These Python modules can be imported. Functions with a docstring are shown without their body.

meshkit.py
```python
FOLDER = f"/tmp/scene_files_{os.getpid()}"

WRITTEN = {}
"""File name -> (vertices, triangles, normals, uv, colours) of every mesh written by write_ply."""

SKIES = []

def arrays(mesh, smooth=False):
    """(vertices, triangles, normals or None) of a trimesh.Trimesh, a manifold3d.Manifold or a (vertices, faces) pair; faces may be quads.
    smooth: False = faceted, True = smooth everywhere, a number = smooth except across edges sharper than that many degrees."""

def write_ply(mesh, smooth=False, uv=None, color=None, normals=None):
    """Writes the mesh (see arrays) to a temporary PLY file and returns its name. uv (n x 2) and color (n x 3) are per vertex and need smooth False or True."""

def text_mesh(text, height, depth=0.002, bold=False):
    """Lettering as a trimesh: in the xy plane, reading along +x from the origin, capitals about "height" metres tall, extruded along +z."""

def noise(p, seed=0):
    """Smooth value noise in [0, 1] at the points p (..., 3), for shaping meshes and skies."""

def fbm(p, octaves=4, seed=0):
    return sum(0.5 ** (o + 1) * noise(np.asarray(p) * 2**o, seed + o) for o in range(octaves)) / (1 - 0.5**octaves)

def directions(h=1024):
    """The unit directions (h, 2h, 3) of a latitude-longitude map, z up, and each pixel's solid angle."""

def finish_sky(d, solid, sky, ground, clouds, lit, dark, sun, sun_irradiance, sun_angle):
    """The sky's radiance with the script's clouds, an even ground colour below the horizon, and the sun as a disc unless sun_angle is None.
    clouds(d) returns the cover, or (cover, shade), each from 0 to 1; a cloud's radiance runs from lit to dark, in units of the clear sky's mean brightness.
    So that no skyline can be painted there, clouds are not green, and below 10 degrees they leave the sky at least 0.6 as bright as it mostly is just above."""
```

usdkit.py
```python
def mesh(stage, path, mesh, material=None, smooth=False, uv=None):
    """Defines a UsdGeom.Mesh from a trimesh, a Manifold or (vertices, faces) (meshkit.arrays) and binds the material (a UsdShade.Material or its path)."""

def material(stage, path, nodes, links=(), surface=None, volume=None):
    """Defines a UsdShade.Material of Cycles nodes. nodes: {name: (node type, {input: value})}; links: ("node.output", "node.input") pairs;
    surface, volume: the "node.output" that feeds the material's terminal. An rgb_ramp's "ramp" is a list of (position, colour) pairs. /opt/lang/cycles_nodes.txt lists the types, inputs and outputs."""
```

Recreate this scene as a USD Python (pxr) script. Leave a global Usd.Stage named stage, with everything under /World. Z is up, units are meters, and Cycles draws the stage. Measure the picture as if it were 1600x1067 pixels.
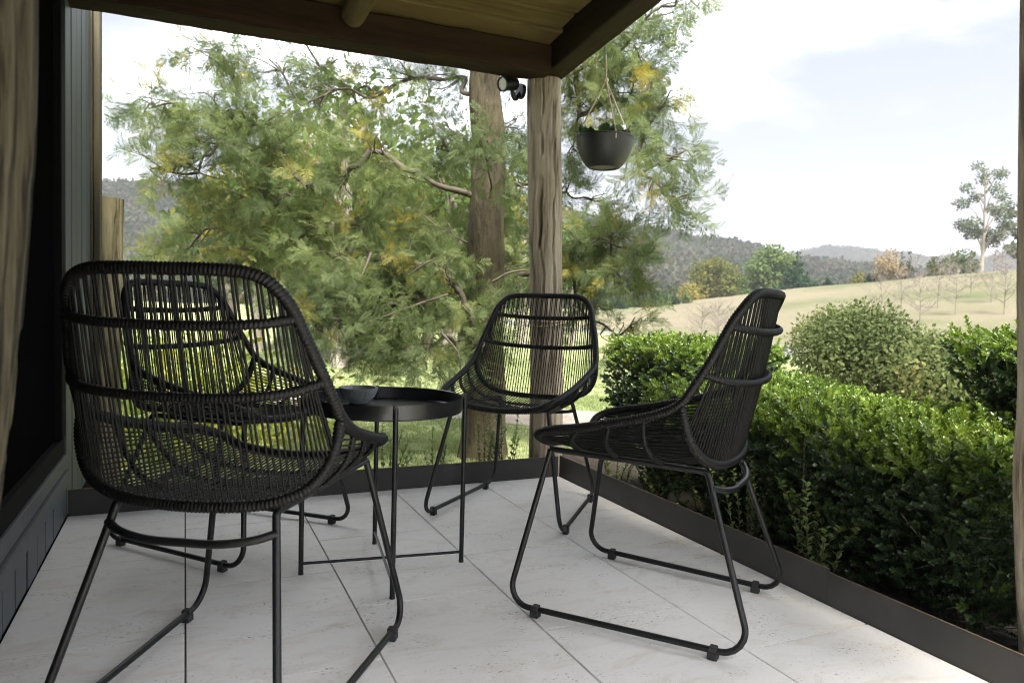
import math, random
import numpy as np, trimesh
import usdkit, meshkit
from pxr import Usd, UsdGeom, UsdLux, UsdShade, Gf, Sdf, Vt

stage = Usd.Stage.CreateInMemory()
UsdGeom.SetStageUpAxis(stage, 'Z'); UsdGeom.SetStageMetersPerUnit(stage, 1.0)
UsdGeom.Xform.Define(stage, '/World'); UsdGeom.Scope.Define(stage, '/World/Looks')
PI = math.pi
V = lambda *a: np.array(a, float)

# ------------------------------------------------------------------ camera, sky, sun, exposure
F_PX, YAW, PITCH, ROLL, EYE = 1130.83, 0.4253353, 0.0488821, -0.0273990, V(0, 0, 0.8)
EXPOSURE = 3.58
SUN_EL, SUN_DIR_XY = math.radians(58), V(-0.13, -0.99)
SUN_INT, SUN_ANGLE, SKY_STRENGTH = 0.38, 18.0, 0.15
SKY_AT = (12.1, 5.5, 1.4)
HAZE = 0.0003

fwd = V(math.sin(YAW)*math.cos(PITCH), math.cos(YAW)*math.cos(PITCH), -math.sin(PITCH))
right0 = V(math.cos(YAW), -math.sin(YAW), 0); down0 = np.cross(fwd, right0)
right = math.cos(ROLL)*right0 + math.sin(ROLL)*down0
down = -math.sin(ROLL)*right0 + math.cos(ROLL)*down0
cam = UsdGeom.Camera.Define(stage, '/World/camera')
m = np.eye(4); m[0, :3] = right; m[1, :3] = -down; m[2, :3] = -fwd; m[3, :3] = EYE
cam.AddTransformOp().Set(Gf.Matrix4d(m.tolist()))
cam.CreateHorizontalApertureAttr(36.0); cam.CreateVerticalApertureAttr(36.0*682/1024)
cam.CreateFocalLengthAttr(36.0*F_PX/1600); cam.CreateClippingRangeAttr(Gf.Vec2f(0.05, 20000))
cam.CreateFStopAttr(6.3); cam.CreateFocusDistanceAttr(2.0); cam.CreateExposureAttr(EXPOSURE)

def at(px, py, depth):
    """a place in the world from measurements on the photograph and its distance"""
    return EYE + depth*(fwd + (px-800)/F_PX*right + (py-533.5)/F_PX*down)
def azimuth(px): return YAW + np.arctan((np.asarray(px, float)-800)/F_PX)

s = SUN_DIR_XY/np.linalg.norm(SUN_DIR_XY)
sun_dir = V(s[0]*math.cos(SUN_EL), s[1]*math.cos(SUN_EL), math.sin(SUN_EL))
sun = UsdLux.DistantLight.Define(stage, '/World/sun')
zz = sun_dir; xx = np.cross(V(0, 0, 1), zz); xx /= np.linalg.norm(xx); yy = np.cross(zz, xx)
m = np.eye(4); m[0, :3] = xx; m[1, :3] = yy; m[2, :3] = zz
sun.AddTransformOp().Set(Gf.Matrix4d(m.tolist()))
sun.CreateIntensityAttr(SUN_INT); sun.CreateAngleAttr(SUN_ANGLE); sun.CreateNormalizeAttr(True)
sun.CreateColorAttr(Gf.Vec3f(1.0, 0.95, 0.87))
dome = UsdLux.DomeLight.Define(stage, '/World/sky')
sky = usdkit.material(stage, '/World/Looks/sky', {
    'tc': ('texture_coordinate', {}),
    'sky': ('sky_texture', {'sky_type': 'single_scattering', 'sun_disc': False, 'sun_elevation': SUN_EL,
                            'sun_rotation': math.atan2(s[0], s[1]), 'air_density': 1.0, 'aerosol_density': 2.5, 'ozone_density': 1.0}),
    'veil': ('hsv', {'saturation': 0.28}),
    'map': ('mapping', {'scale': (1.0, 1.0, 3.2), 'location': SKY_AT}),
    'n': ('noise_texture', {'scale': 1.35, 'detail': 10, 'roughness': 0.58, 'distortion': 0.4}),
    'r': ('rgb_ramp', {'ramp': [(0.44, (1.0, 1.0, 1.0)), (0.49, (0.98, 0.98, 0.98)), (0.54, (0.84, 0.84, 0.84)), (0.63, (0, 0, 0))]}),
    'bright': ('mix', {'mix_type': 'lighten', 'fac': 1.0, 'color2': (3.0, 3.02, 3.1)}),
    'mix': ('mix', {'color2': (0.335, 0.365, 0.43)}),
    'bg': ('background_shader', {'strength': SKY_STRENGTH})},
    [('tc.generated', 'map.vector'), ('map.vector', 'n.vector'), ('n.fac', 'r.fac'), ('r.color', 'mix.fac'),
     ('sky.color', 'veil.color'), ('veil.color', 'bright.color1'), ('bright.color', 'mix.color1'), ('mix.color', 'bg.color')], surface='bg.background')
UsdShade.MaterialBindingAPI.Apply(dome.GetPrim()).Bind(sky)

# ------------------------------------------------------------------ helpers
rng = np.random.default_rng(7); random.seed(7)
used = {}
def free(path):
    n = used.get(path, -1)+1; used[path] = n
    return path if n == 0 else f'{path}_{n:03d}'
def path_of(parent): return '/World' if parent is None else str(parent.GetPath())
def tag(p, label=None, cat=None, group=None, kind=None):
    for k, v in (('label', label), ('category', cat), ('group', group), ('kind', kind)):
        if v: p.SetCustomDataByKey(k, v)
    return p
def obj(name, mesh, mat, parent=None, smooth=False):
    return usdkit.mesh(stage, free(path_of(parent)+'/'+name), mesh, mat, smooth=smooth).GetPrim()
def thing(name, label=None, cat=None, loc=(0, 0, 0), rotz=0.0, group=None, kind=None, parent=None):
    x = UsdGeom.Xform.Define(stage, free(path_of(parent)+'/'+name))
    x.AddTranslateOp().Set(Gf.Vec3d(*map(float, loc))); x.AddRotateZOp().Set(math.degrees(rotz))
    return tag(x.GetPrim(), label, cat, group, kind)
def dup(src, loc, rotz, label, group=None):
    was = src.GetCustomData()
    r = thing(src.GetName(), label, was['category'], loc, rotz, group or was.get('group'))
    r.GetReferences().AddInternalReference(src.GetPath()); r.SetInstanceable(True)
    return r
cat = trimesh.util.concatenate
def box(x0, y0, z0, x1, y1, z1, bevel=0.0):
    if bevel <= 0:
        b = trimesh.creation.box([x1-x0, y1-y0, z1-z0])
    else:
        h = V(x1-x0, y1-y0, z1-z0)/2; pts = []
        for sx in (-1, 1):
            for sy in (-1, 1):
                for sz in (-1, 1):
                    for k in range(3):
                        p = h.copy(); p -= bevel; p[k] += bevel
                        pts.append(p*V(sx, sy, sz))
        b = trimesh.convex.convex_hull(np.array(pts))
    b.apply_translation([(x0+x1)/2, (y0+y1)/2, (z0+z1)/2]); return b
def spline(P, n):
    """Catmull-Rom through P, n points evenly spaced along it"""
    P = np.asarray(P, float); Q = np.vstack([2*P[0]-P[1], P, 2*P[-1]-P[-2]]); out = []
    for i in range(len(P)-1):
        a, b, c, d = Q[i:i+4]; t = np.linspace(0, 1, 16, endpoint=False)[:, None]
        out.append(0.5*(2*b+(c-a)*t+(2*a-5*b+4*c-d)*t*t+(3*b-a-3*c+d)*t**3))
    out = np.vstack([*out, P[-1:]])
    return resample(out, n)
def resample(P, n):
    P = np.asarray(P, float); l = np.concatenate([[0], np.cumsum(np.linalg.norm(np.diff(P, axis=0), axis=1))])
    u = np.linspace(0, l[-1], n); return np.stack([np.interp(u, l, P[:, k]) for k in range(3)], 1)
def length(P): return float(np.linalg.norm(np.diff(P, axis=0), axis=1).sum())
def tube(P, r, sides=8, closed=False, caps=True, twist=None):
    """tube along the points P with radius r (number or one per point)"""
    P = np.asarray(P, float); n = len(P); r = np.broadcast_to(np.asarray(r, float), (n,))
    T = np.gradient(P, axis=0)
    if closed: T = np.roll(P, -1, 0)-np.roll(P, 1, 0)
    T /= np.maximum(np.linalg.norm(T, axis=1, keepdims=True), 1e-12)
    a = V(0, 0, 1) if abs(T[0][2]) < 0.9 else V(1, 0, 0)
    u = np.cross(T[0], a); u /= np.linalg.norm(u); U = [u]
    for i in range(1, n):
        u = U[-1]-T[i]*np.dot(U[-1], T[i]); u /= max(np.linalg.norm(u), 1e-9); U.append(u)
    U = np.array(U); W = np.cross(T, U); th = np.arange(sides)*2*PI/sides
    rr = r[:, None]*np.ones(sides)
    if twist is not None: rr = rr+twist(np.arange(n)[:, None], th[None, :])
    v = P[:, None]+rr[..., None]*(np.cos(th)[None, :, None]*U[:, None]+np.sin(th)[None, :, None]*W[:, None])
    v = v.reshape(-1, 3); f = []
    i, j = np.meshgrid(np.arange(n if closed else n-1), np.arange(sides), indexing='ij')
    i2, j2 = (i+1) % n, (j+1) % sides
    A, B, C, D = i*sides+j, i2*sides+j, i2*sides+j2, i*sides+j2
    f = np.concatenate([np.stack([A, D, C], -1).reshape(-1, 3), np.stack([A, C, B], -1).reshape(-1, 3)])
    if caps and not closed:
        v = np.vstack([v, P[0], P[-1]]); k = len(v); jj = np.arange(sides); j2 = (jj+1) % sides
        f = np.vstack([f, np.stack([np.full(sides, k-2), j2, jj], 1), np.stack([np.full(sides, k-1), (n-1)*sides+jj, (n-1)*sides+j2], 1)])
    return trimesh.Trimesh(v, f, process=False)
def wound(P, r, pitch=0.0075, amp=0.0011, sides=9, closed=False):
    """a tube wound with cord: a helical ridge along it"""
    n = max(8, int(length(P)/pitch*4)); P = resample(P, n)
    return tube(P, r, sides, closed, twist=lambda i, th: amp*np.cos(i*PI/2+th))
def fillet(P, r, seg=6):
    """polyline with its inner corners rounded to radius r (number or list)"""
    P = [np.asarray(p, float) for p in P]; rs = np.broadcast_to(r, (len(P),)); out = [P[0]]
    for i in range(1, len(P)-1):
        a, b, c = P[i-1], P[i], P[i+1]; u, w = (a-b)/np.linalg.norm(a-b), (c-b)/np.linalg.norm(c-b)
        ang = math.acos(np.clip(u@w, -1, 1)); d = rs[i]/math.tan(ang/2)
        p, q = b+u*d, b+w*d
        mid = (u+w)/np.linalg.norm(u+w); ctr = b+mid*rs[i]/math.sin(ang/2)
        for t in np.linspace(0, 1, seg+1):
            k = p+(q-p)*t-ctr; out.append(ctr+k/np.linalg.norm(k)*rs[i])
    out.append(P[-1]); return np.array(out)
def revolve(profile, sec=40): return trimesh.creation.revolve(np.array(profile, float), sections=sec)
def instancer(name, protos, mats, pos, quat, scale, idx, parent=None):
    """pos n x 3, quat n x 4 (w, x, y, z), scale n"""
    p = free(path_of(parent)+'/'+name)
    pi = UsdGeom.PointInstancer.Define(stage, p)
    rel = pi.CreatePrototypesRel()
    for k, (g, mt) in enumerate(zip(protos, mats)):
        q = usdkit.mesh(stage, f'{p}/sprig_{k+1:03d}', g, mt); rel.AddTarget(q.GetPath())
    pi.CreatePositionsAttr(Vt.Vec3fArray.FromNumpy(np.asarray(pos, np.float32)))
    q = np.asarray(quat, np.float32)
    pi.CreateOrientationsAttr(Vt.QuathArray([Gf.Quath(float(a[0]), float(a[1]), float(a[2]), float(a[3])) for a in q]))
    sc = np.asarray(scale, np.float32); sc = np.repeat(sc[:, None], 3, 1) if sc.ndim == 1 else sc
    pi.CreateScalesAttr(Vt.Vec3fArray.FromNumpy(sc)); pi.CreateProtoIndicesAttr(Vt.IntArray.FromNumpy(np.asarray(idx, np.int32)))
    return pi.GetPrim()
def quats_from(zaxis, roll):
    """rotations that take +z to zaxis and turn by roll about it"""
    z = np.asarray(zaxis, float); z = z/np.linalg.norm(z, axis=1, keepdims=True)
    ax = np.stack([-z[:, 1], z[:, 0], np.zeros(len(z))], 1); n = np.linalg.norm(ax, axis=1, keepdims=True)
    ax = np.where(n > 1e-6, ax/np.maximum(n, 1e-6), [1, 0, 0]); a = np.arccos(np.clip(z[:, 2], -1, 1))
    q = np.concatenate([np.cos(a/2)[:, None], ax*np.sin(a/2)[:, None]], 1)
    r = np.stack([np.cos(roll/2), 0*roll, 0*roll, np.sin(roll/2)], 1)
    w1, x1, y1, z1 = q.T; w2, x2, y2, z2 = r.T
    return np.stack([w1*w2-x1*x2-y1*y2-z1*z2, w1*x2+x1*w2+y1*z2-z1*y2, w1*y2-x1*z2+y1*w2+z1*x2, w1*z2+x1*y2-y1*x2+z1*w2], 1)

# ------------------------------------------------------------------ materials
def mat(name, nodes, links, surface='p.BSDF'): return usdkit.material(stage, '/World/Looks/'+name, nodes, links, surface)
def ramp_mat(name, ramp, scale, rough=0.6, detail=5, stretch=(1, 1, 1), bump=0.0, bscale=None, bdist=0.004, spec=0.5, coords='geometry.position', distortion=0.0, nrough=0.55):
    nodes = {'g': ('geometry', {}) if coords.startswith('geo') else ('texture_coordinate', {}), 'm': ('mapping', {'scale': stretch}),
             'n': ('noise_texture', {'scale': scale, 'detail': detail, 'roughness': nrough, 'distortion': distortion}), 'r': ('rgb_ramp', {'ramp': ramp}),
             'p': ('principled_bsdf', {'roughness': rough, 'specular_ior_level': spec})}
    links = [('g.'+coords.split('.')[1], 'm.vector'), ('m.vector', 'n.vector'), ('n.fac', 'r.fac'), ('r.color', 'p.base_color')]
    if bump:
        nodes |= {'n2': ('noise_texture', {'scale': bscale or scale*4, 'detail': 4}), 'b': ('bump', {'strength': bump, 'distance': bdist})}
        links += [('m.vector', 'n2.vector'), ('n2.fac', 'b.height'), ('b.normal', 'p.normal')]
    return mat(name, nodes, links)
def leaf_mat(name, ramp, scale=3.0, trans=0.35, rough=0.5, spec=0.4, tcol=None):
    """leaves: tint from a broad noise and from leaf to leaf, partly translucent"""
    return mat(name, {'g': ('geometry', {}), 'o': ('object_info', {}), 'n': ('noise_texture', {'scale': scale, 'detail': 3}),
        'a': ('math', {'math_type': 'multiply_add', 'value2': 0.30}), 'c': ('math', {'math_type': 'multiply_add', 'value2': 0.34}), 'd': ('math', {'math_type': 'subtract', 'value2': 0.30}),
        'r': ('rgb_ramp', {'ramp': ramp}), 'p': ('principled_bsdf', {'roughness': rough, 'specular_ior_level': spec}),
        't': ('translucent_bsdf', {}), 'h': ('hsv', {'saturation': 1.1, 'value': 1.35}), 'x': ('mix_closure', {'fac': trans})},
        [('g.position', 'n.vector'), ('o.random', 'a.value1'), ('n.fac', 'a.value3'), ('g.random_per_island', 'c.value1'), ('a.value', 'c.value3'), ('c.value', 'd.value1'), ('d.value', 'r.fac'),
         ('r.color', 'p.base_color'), ('r.color', 'h.color'), ('h.color', 't.color'), ('p.BSDF', 'x.closure1'), ('t.BSDF', 'x.closure2')], 'x.closure')

# travertine: warm grey with cloudy stains and small dark pits
def stone(name, shift):
    return mat(name, {'tc': ('geometry', {}), 'm': ('mapping', {'scale': (1.0, 2.2, 1.0), 'location': (shift, shift*1.7, 0)}),
        'n': ('noise_texture', {'scale': 6.5, 'detail': 8, 'roughness': 0.68, 'distortion': 0.8}),
        'r': ('rgb_ramp', {'ramp': [(0.26, (0.54, 0.495, 0.435)), (0.40, (0.625, 0.596, 0.555)), (0.52, (0.675, 0.655, 0.622)), (0.62, (0.665, 0.648, 0.622)), (0.76, (0.58, 0.54, 0.48))]}),
        'v': ('noise_texture', {'scale': 85, 'detail': 3, 'roughness': 0.6, 'distortion': 0.6}), 'k': ('noise_texture', {'scale': 5.5, 'detail': 3}),
        'kr': ('rgb_ramp', {'ramp': [(0.48, (0.04, 0.04, 0.04)), (0.64, (0.9, 0.9, 0.9))]}), 'vr': ('rgb_ramp', {'ramp': [(0.34, (1, 1, 1)), (0.41, (0, 0, 0))]}),
        'mu': ('math', {'math_type': 'multiply'}), 'mix': ('mix', {'color2': (0.16, 0.145, 0.125)}),
        'b': ('bump', {'strength': 0.35, 'distance': 0.002, 'invert': True}), 'p': ('principled_bsdf', {'roughness': 0.62, 'specular_ior_level': 0.35})},
        [('tc.position', 'm.vector'), ('m.vector', 'n.vector'), ('m.vector', 'v.vector'), ('m.vector', 'k.vector'), ('n.fac', 'r.fac'), ('v.fac', 'vr.fac'), ('k.fac', 'kr.fac'),
         ('vr.color', 'mu.value1'), ('kr.color', 'mu.value2'), ('mu.value', 'mix.fac'), ('r.color', 'mix.color1'), ('mix.color', 'p.base_color'), ('mu.value', 'b.height'), ('b.normal', 'p.normal')])
M = {}
M['stones'] = [stone(f'travertine_{k}', 3.1*k) for k in range(4)]
M['grout'] = ramp_mat('grout', [(0.3, (0.03, 0.028, 0.024)), (0.7, (0.08, 0.074, 0.062))], 40, 0.9)
M['rattan'] = ramp_mat('rattan', [(0.3, (0.0018, 0.0017, 0.0016)), (0.7, (0.005, 0.0047, 0.0043))], 60, 0.52, spec=0.30, bump=0.4, bscale=500, bdist=0.0006)
M['cord'] = ramp_mat('cord', [(0.3, (0.0016, 0.0016, 0.0015)), (0.7, (0.0042, 0.0040, 0.0037))], 90, 0.6, spec=0.28, bump=0.4, bscale=700, bdist=0.0004)
M['steel'] = ramp_mat('black_steel', [(0.3, (0.004, 0.004, 0.004)), (0.7, (0.007, 0.007, 0.007))], 20, 0.42, spec=0.4, bump=0.08, bscale=900, bdist=0.0003)
M['tray'] = ramp_mat('tray_steel', [(0.3, (0.005, 0.005, 0.006)), (0.7, (0.009, 0.009, 0.0095))], 30, 0.30, spec=0.6, bump=0.06, bscale=700, bdist=0.0003)
M['rubber'] = ramp_mat('rubber', [(0.3, (0.012, 0.012, 0.012)), (0.7, (0.022, 0.021, 0.02))], 40, 0.75)
M['bowl'] = ramp_mat('bowl_glaze', [(0.25, (0.055, 0.062, 0.062)), (0.5, (0.15, 0.158, 0.152)), (0.75, (0.08, 0.086, 0.086))], 60, 0.3, stretch=(1, 1, 0.35), bump=0.1)
M['edging'] = ramp_mat('edging_steel', [(0.25, (0.020, 0.019, 0.017)), (0.55, (0.030, 0.0285, 0.026)), (0.8, (0.042, 0.037, 0.030))], 9, 0.55, bump=0.15, bscale=250, bdist=0.0008)
M['edging_top'] = ramp_mat('edging_top', [(0.3, (0.10, 0.07, 0.04)), (0.7, (0.17, 0.13, 0.08))], 30, 0.6)
M['board'] = ramp_mat('charcoal_board', [(0.3, (0.038, 0.043, 0.050)), (0.7, (0.060, 0.066, 0.075))], 30, 0.5, stretch=(1, 1, 0.08), bump=0.25, bscale=160, bdist=0.001)
M['black'] = ramp_mat('black_frame', [(0.3, (0.004, 0.004, 0.004)), (0.7, (0.006, 0.006, 0.006))], 15, 0.85, spec=0.08)
M['screen'] = ramp_mat('screen_mesh', [(0.3, (0.002, 0.002, 0.002)), (0.7, (0.004, 0.004, 0.004))], 300, 1.0, spec=0.0)
M['trim'] = ramp_mat('trim_wood', [(0.25, (0.026, 0.021, 0.008)), (0.6, (0.056, 0.046, 0.018)), (0.8, (0.038, 0.030, 0.011))], 12, 0.7, stretch=(1, 1, 0.1), bump=0.3, bscale=90)
def timber(name, ramp, bdist=0.006, scale=11.0, stretch=(1, 1, 0.13), warp=0.5):
    """weathered timber: long grain, dark checks"""
    return mat(name, {'tc': ('texture_coordinate', {}), 'm': ('mapping', {'scale': stretch}),
        'n': ('noise_texture', {'scale': scale, 'detail': 8, 'roughness': 0.62, 'distortion': warp}), 'r': ('rgb_ramp', {'ramp': ramp}),
        'n2': ('noise_texture', {'scale': scale*6, 'detail': 5, 'roughness': 0.65}), 'ad': ('math', {'math_type': 'multiply_add', 'value2': 0.45}),
        'b': ('bump', {'strength': 0.75, 'distance': bdist}), 'p': ('principled_bsdf', {'roughness': 0.8, 'specular_ior_level': 0.2})},
        [('tc.object', 'm.vector'), ('m.vector', 'n.vector'), ('m.vector', 'n2.vector'), ('n2.fac', 'ad.value1'), ('n.fac', 'ad.value3'), ('ad.value', 'r.fac'), ('ad.value', 'b.height'),
         ('r.color', 'p.base_color'), ('b.normal', 'p.normal')])
M['post'] = timber('weathered_post', [(0.50, (0.022, 0.016, 0.010)), (0.59, (0.115, 0.092, 0.062)), (0.71, (0.255, 0.212, 0.152)), (0.9, (0.37, 0.32, 0.24))], 0.010, 15.0, (1, 1, 0.10), 0.2)
M['post_brown'] = timber('brown_post', [(0.60, (0.005, 0.004, 0.002)), (0.67, (0.018, 0.0145, 0.0075)), (0.74, (0.046, 0.039, 0.022)), (0.88, (0.082, 0.072, 0.045))], 0.015, 48.0, (1, 1, 0.045), 0.0)
M['post_gold'] = timber('golden_post', [(0.50, (0.022, 0.018, 0.008)), (0.60, (0.085, 0.072, 0.038)), (0.74, (0.165, 0.143, 0.080)), (0.9, (0.23, 0.20, 0.115))], 0.008, 16.0, (1, 1, 0.12))
M['post_dark'] = ramp_mat('post_hollow', [(0.3, (0.035, 0.026, 0.018)), (0.7, (0.075, 0.058, 0.04))], 30, 0.9, stretch=(1, 1, 0.15))
M['ceiling'] = timber('ceiling_timber', [(0.46, (0.022, 0.015, 0.005)), (0.6, (0.085, 0.060, 0.022)), (0.8, (0.15, 0.108, 0.042))], 0.004, 7.0, (0.1, 1, 1))
M['beam'] = timber('beam_timber', [(0.42, (0.006, 0.0025, 0.001)), (0.6, (0.016, 0.0075, 0.003)), (0.85, (0.032, 0.017, 0.007))], 0.004, 7.0, (0.1, 1, 1))
M['beam_y'] = timber('beam_timber_across', [(0.42, (0.007, 0.0045, 0.0015)), (0.6, (0.018, 0.012, 0.0045)), (0.85, (0.036, 0.025, 0.01))], 0.004, 7.0, (1, 0.1, 1))
M['log'] = timber('log_timber', [(0.42, (0.03, 0.022, 0.008)), (0.6, (0.09, 0.066, 0.026)), (0.85, (0.15, 0.115, 0.05))], 0.005, 8.0, (1, 0.1, 1))
M['roof'] = ramp_mat('roof_underside', [(0.3, (0.010, 0.007, 0.004)), (0.7, (0.018, 0.013, 0.007))], 9, 0.8)
M['bark'] = timber('wattle_bark', [(0.48, (0.006, 0.005, 0.0025)), (0.60, (0.024, 0.019, 0.010)), (0.85, (0.062, 0.051, 0.028))], 0.05, 9.0, (1, 1, 0.25))
M['twig'] = ramp_mat('twig_bark', [(0.3, (0.030, 0.023, 0.014)), (0.7, (0.080, 0.063, 0.043))], 14, 0.8)
M['pale_bark'] = ramp_mat('pale_bark', [(0.3, (0.15, 0.125, 0.095)), (0.55, (0.27, 0.235, 0.19)), (0.8, (0.36, 0.32, 0.27))], 5, 0.8, stretch=(1, 1, 0.3), bump=0.4, bdist=0.02)
M['pot'] = ramp_mat('pot_plastic', [(0.3, (0.012, 0.012, 0.012)), (0.7, (0.018, 0.018, 0.018))], 25, 0.5)
M['rope'] = ramp_mat('rope', [(0.3, (0.30, 0.24, 0.16)), (0.7, (0.46, 0.39, 0.28))], 120, 0.85)
M['metal'] = mat('hook_metal', {'p': ('principled_bsdf', {'base_color': (0.12, 0.12, 0.12), 'metallic': 1.0, 'roughness': 0.4})}, [])
M['lens'] = mat('lamp_lens', {'p': ('principled_bsdf', {'base_color': (0.55, 0.55, 0.52), 'roughness': 0.15})}, [])
M['label'] = ramp_mat('pot_base_disc', [(0.3, (0.10, 0.10, 0.075)), (0.7, (0.17, 0.165, 0.12))], 60, 0.6)
M['petal'] = leaf_mat('white_petal', [(0.2, (0.75, 0.73, 0.72)), (0.8, (0.85, 0.83, 0.82))], 20, 0.3)
M['soil'] = ramp_mat('soil', [(0.25, (0.014, 0.010, 0.006)), (0.55, (0.032, 0.024, 0.015)), (0.8, (0.07, 0.055, 0.035))], 22, 0.95, bump=0.8, bscale=70, bdist=0.02)
M['rock'] = ramp_mat('sandstone', [(0.25, (0.20, 0.17, 0.12)), (0.7, (0.36, 0.31, 0.23))], 9, 0.9, bump=0.5, bscale=40, bdist=0.01)
M['path'] = ramp_mat('gravel', [(0.3, (0.15, 0.125, 0.10)), (0.7, (0.24, 0.205, 0.17))], 9, 0.95, bump=0.6, bscale=60, bdist=0.015)
M['road'] = ramp_mat('grey_road', [(0.3, (0.085, 0.085, 0.090)), (0.7, (0.12, 0.118, 0.122))], 0.8, 0.9)
M['wattle'] = leaf_mat('wattle_leaf', [(0.12, (0.055, 0.075, 0.032)), (0.38, (0.092, 0.122, 0.045)), (0.60, (0.142, 0.168, 0.062)), (0.80, (0.24, 0.225, 0.065)), (1.0, (0.30, 0.235, 0.055))], 1.4, 0.42, 0.65, 0.18)
M['wattle_gold'] = leaf_mat('wattle_gold_leaf', [(0.2, (0.11, 0.12, 0.035)), (0.5, (0.20, 0.175, 0.040)), (0.9, (0.33, 0.235, 0.040))], 2.0, 0.4, 0.65, 0.18)
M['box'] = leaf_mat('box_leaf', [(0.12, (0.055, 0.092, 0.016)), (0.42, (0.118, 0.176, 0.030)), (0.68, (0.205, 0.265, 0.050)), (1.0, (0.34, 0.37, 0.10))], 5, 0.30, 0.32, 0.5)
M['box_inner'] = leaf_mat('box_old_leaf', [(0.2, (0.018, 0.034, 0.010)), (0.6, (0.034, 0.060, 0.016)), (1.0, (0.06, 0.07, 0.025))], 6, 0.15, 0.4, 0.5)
M['shoot'] = leaf_mat('shoot_leaf', [(0.2, (0.120, 0.185, 0.050)), (0.6, (0.200, 0.270, 0.080)), (1.0, (0.34, 0.32, 0.12))], 6, 0.3, 0.4)
M['weed'] = leaf_mat('weed_leaf', [(0.2, (0.10, 0.150, 0.035)), (0.6, (0.20, 0.24, 0.055)), (1.0, (0.34, 0.30, 0.08))], 5, 0.35)
M['gold_bush'] = leaf_mat('yellow_leaf', [(0.2, (0.10, 0.14, 0.02)), (0.5, (0.34, 0.29, 0.03)), (0.9, (0.58, 0.42, 0.03))], 4, 0.4)
M['grass'] = leaf_mat('grass_blade', [(0.1, (0.130, 0.165, 0.060)), (0.5, (0.190, 0.225, 0.092)), (1.0, (0.28, 0.28, 0.145))], 0.8, 0.4)
M['bush'] = leaf_mat('autumn_bush_leaf', [(0.12, (0.050, 0.068, 0.024)), (0.42, (0.095, 0.115, 0.042)), (0.60, (0.175, 0.150, 0.058)), (0.9, (0.32, 0.205, 0.08))], 0.9, 0.3, 0.8, 0.08)
M['tree_green'] = leaf_mat('tree_green_leaf', [(0.15, (0.040, 0.066, 0.020)), (0.5, (0.080, 0.115, 0.036)), (1.0, (0.14, 0.165, 0.055))], 0.35, 0.3, 0.85, 0.06)
M['tree_gold'] = leaf_mat('tree_gold_leaf', [(0.15, (0.07, 0.082, 0.020)), (0.5, (0.15, 0.135, 0.034)), (1.0, (0.28, 0.205, 0.048))], 0.35, 0.35, 0.85, 0.06)
M['tree_pine'] = leaf_mat('pine_needle', [(0.15, (0.010, 0.026, 0.011)), (0.5, (0.018, 0.042, 0.017)), (1.0, (0.036, 0.066, 0.026))], 0.5, 0.15, 0.85, 0.06)
M['tree_gum'] = leaf_mat('gum_leaf', [(0.15, (0.06, 0.075, 0.045)), (0.5, (0.105, 0.122, 0.075)), (1.0, (0.19, 0.185, 0.115))], 0.4, 0.3, 0.85, 0.06)
M['bare'] = ramp_mat('bare_twigs', [(0.3, (0.115, 0.096, 0.080)), (0.7, (0.165, 0.140, 0.115))], 0.8, 0.9)
M['rust'] = leaf_mat('rust_leaf', [(0.15, (0.14, 0.108, 0.062)), (0.5, (0.21, 0.165, 0.098)), (1.0, (0.28, 0.215, 0.125))], 0.6, 0.3, 0.85, 0.06)
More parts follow.
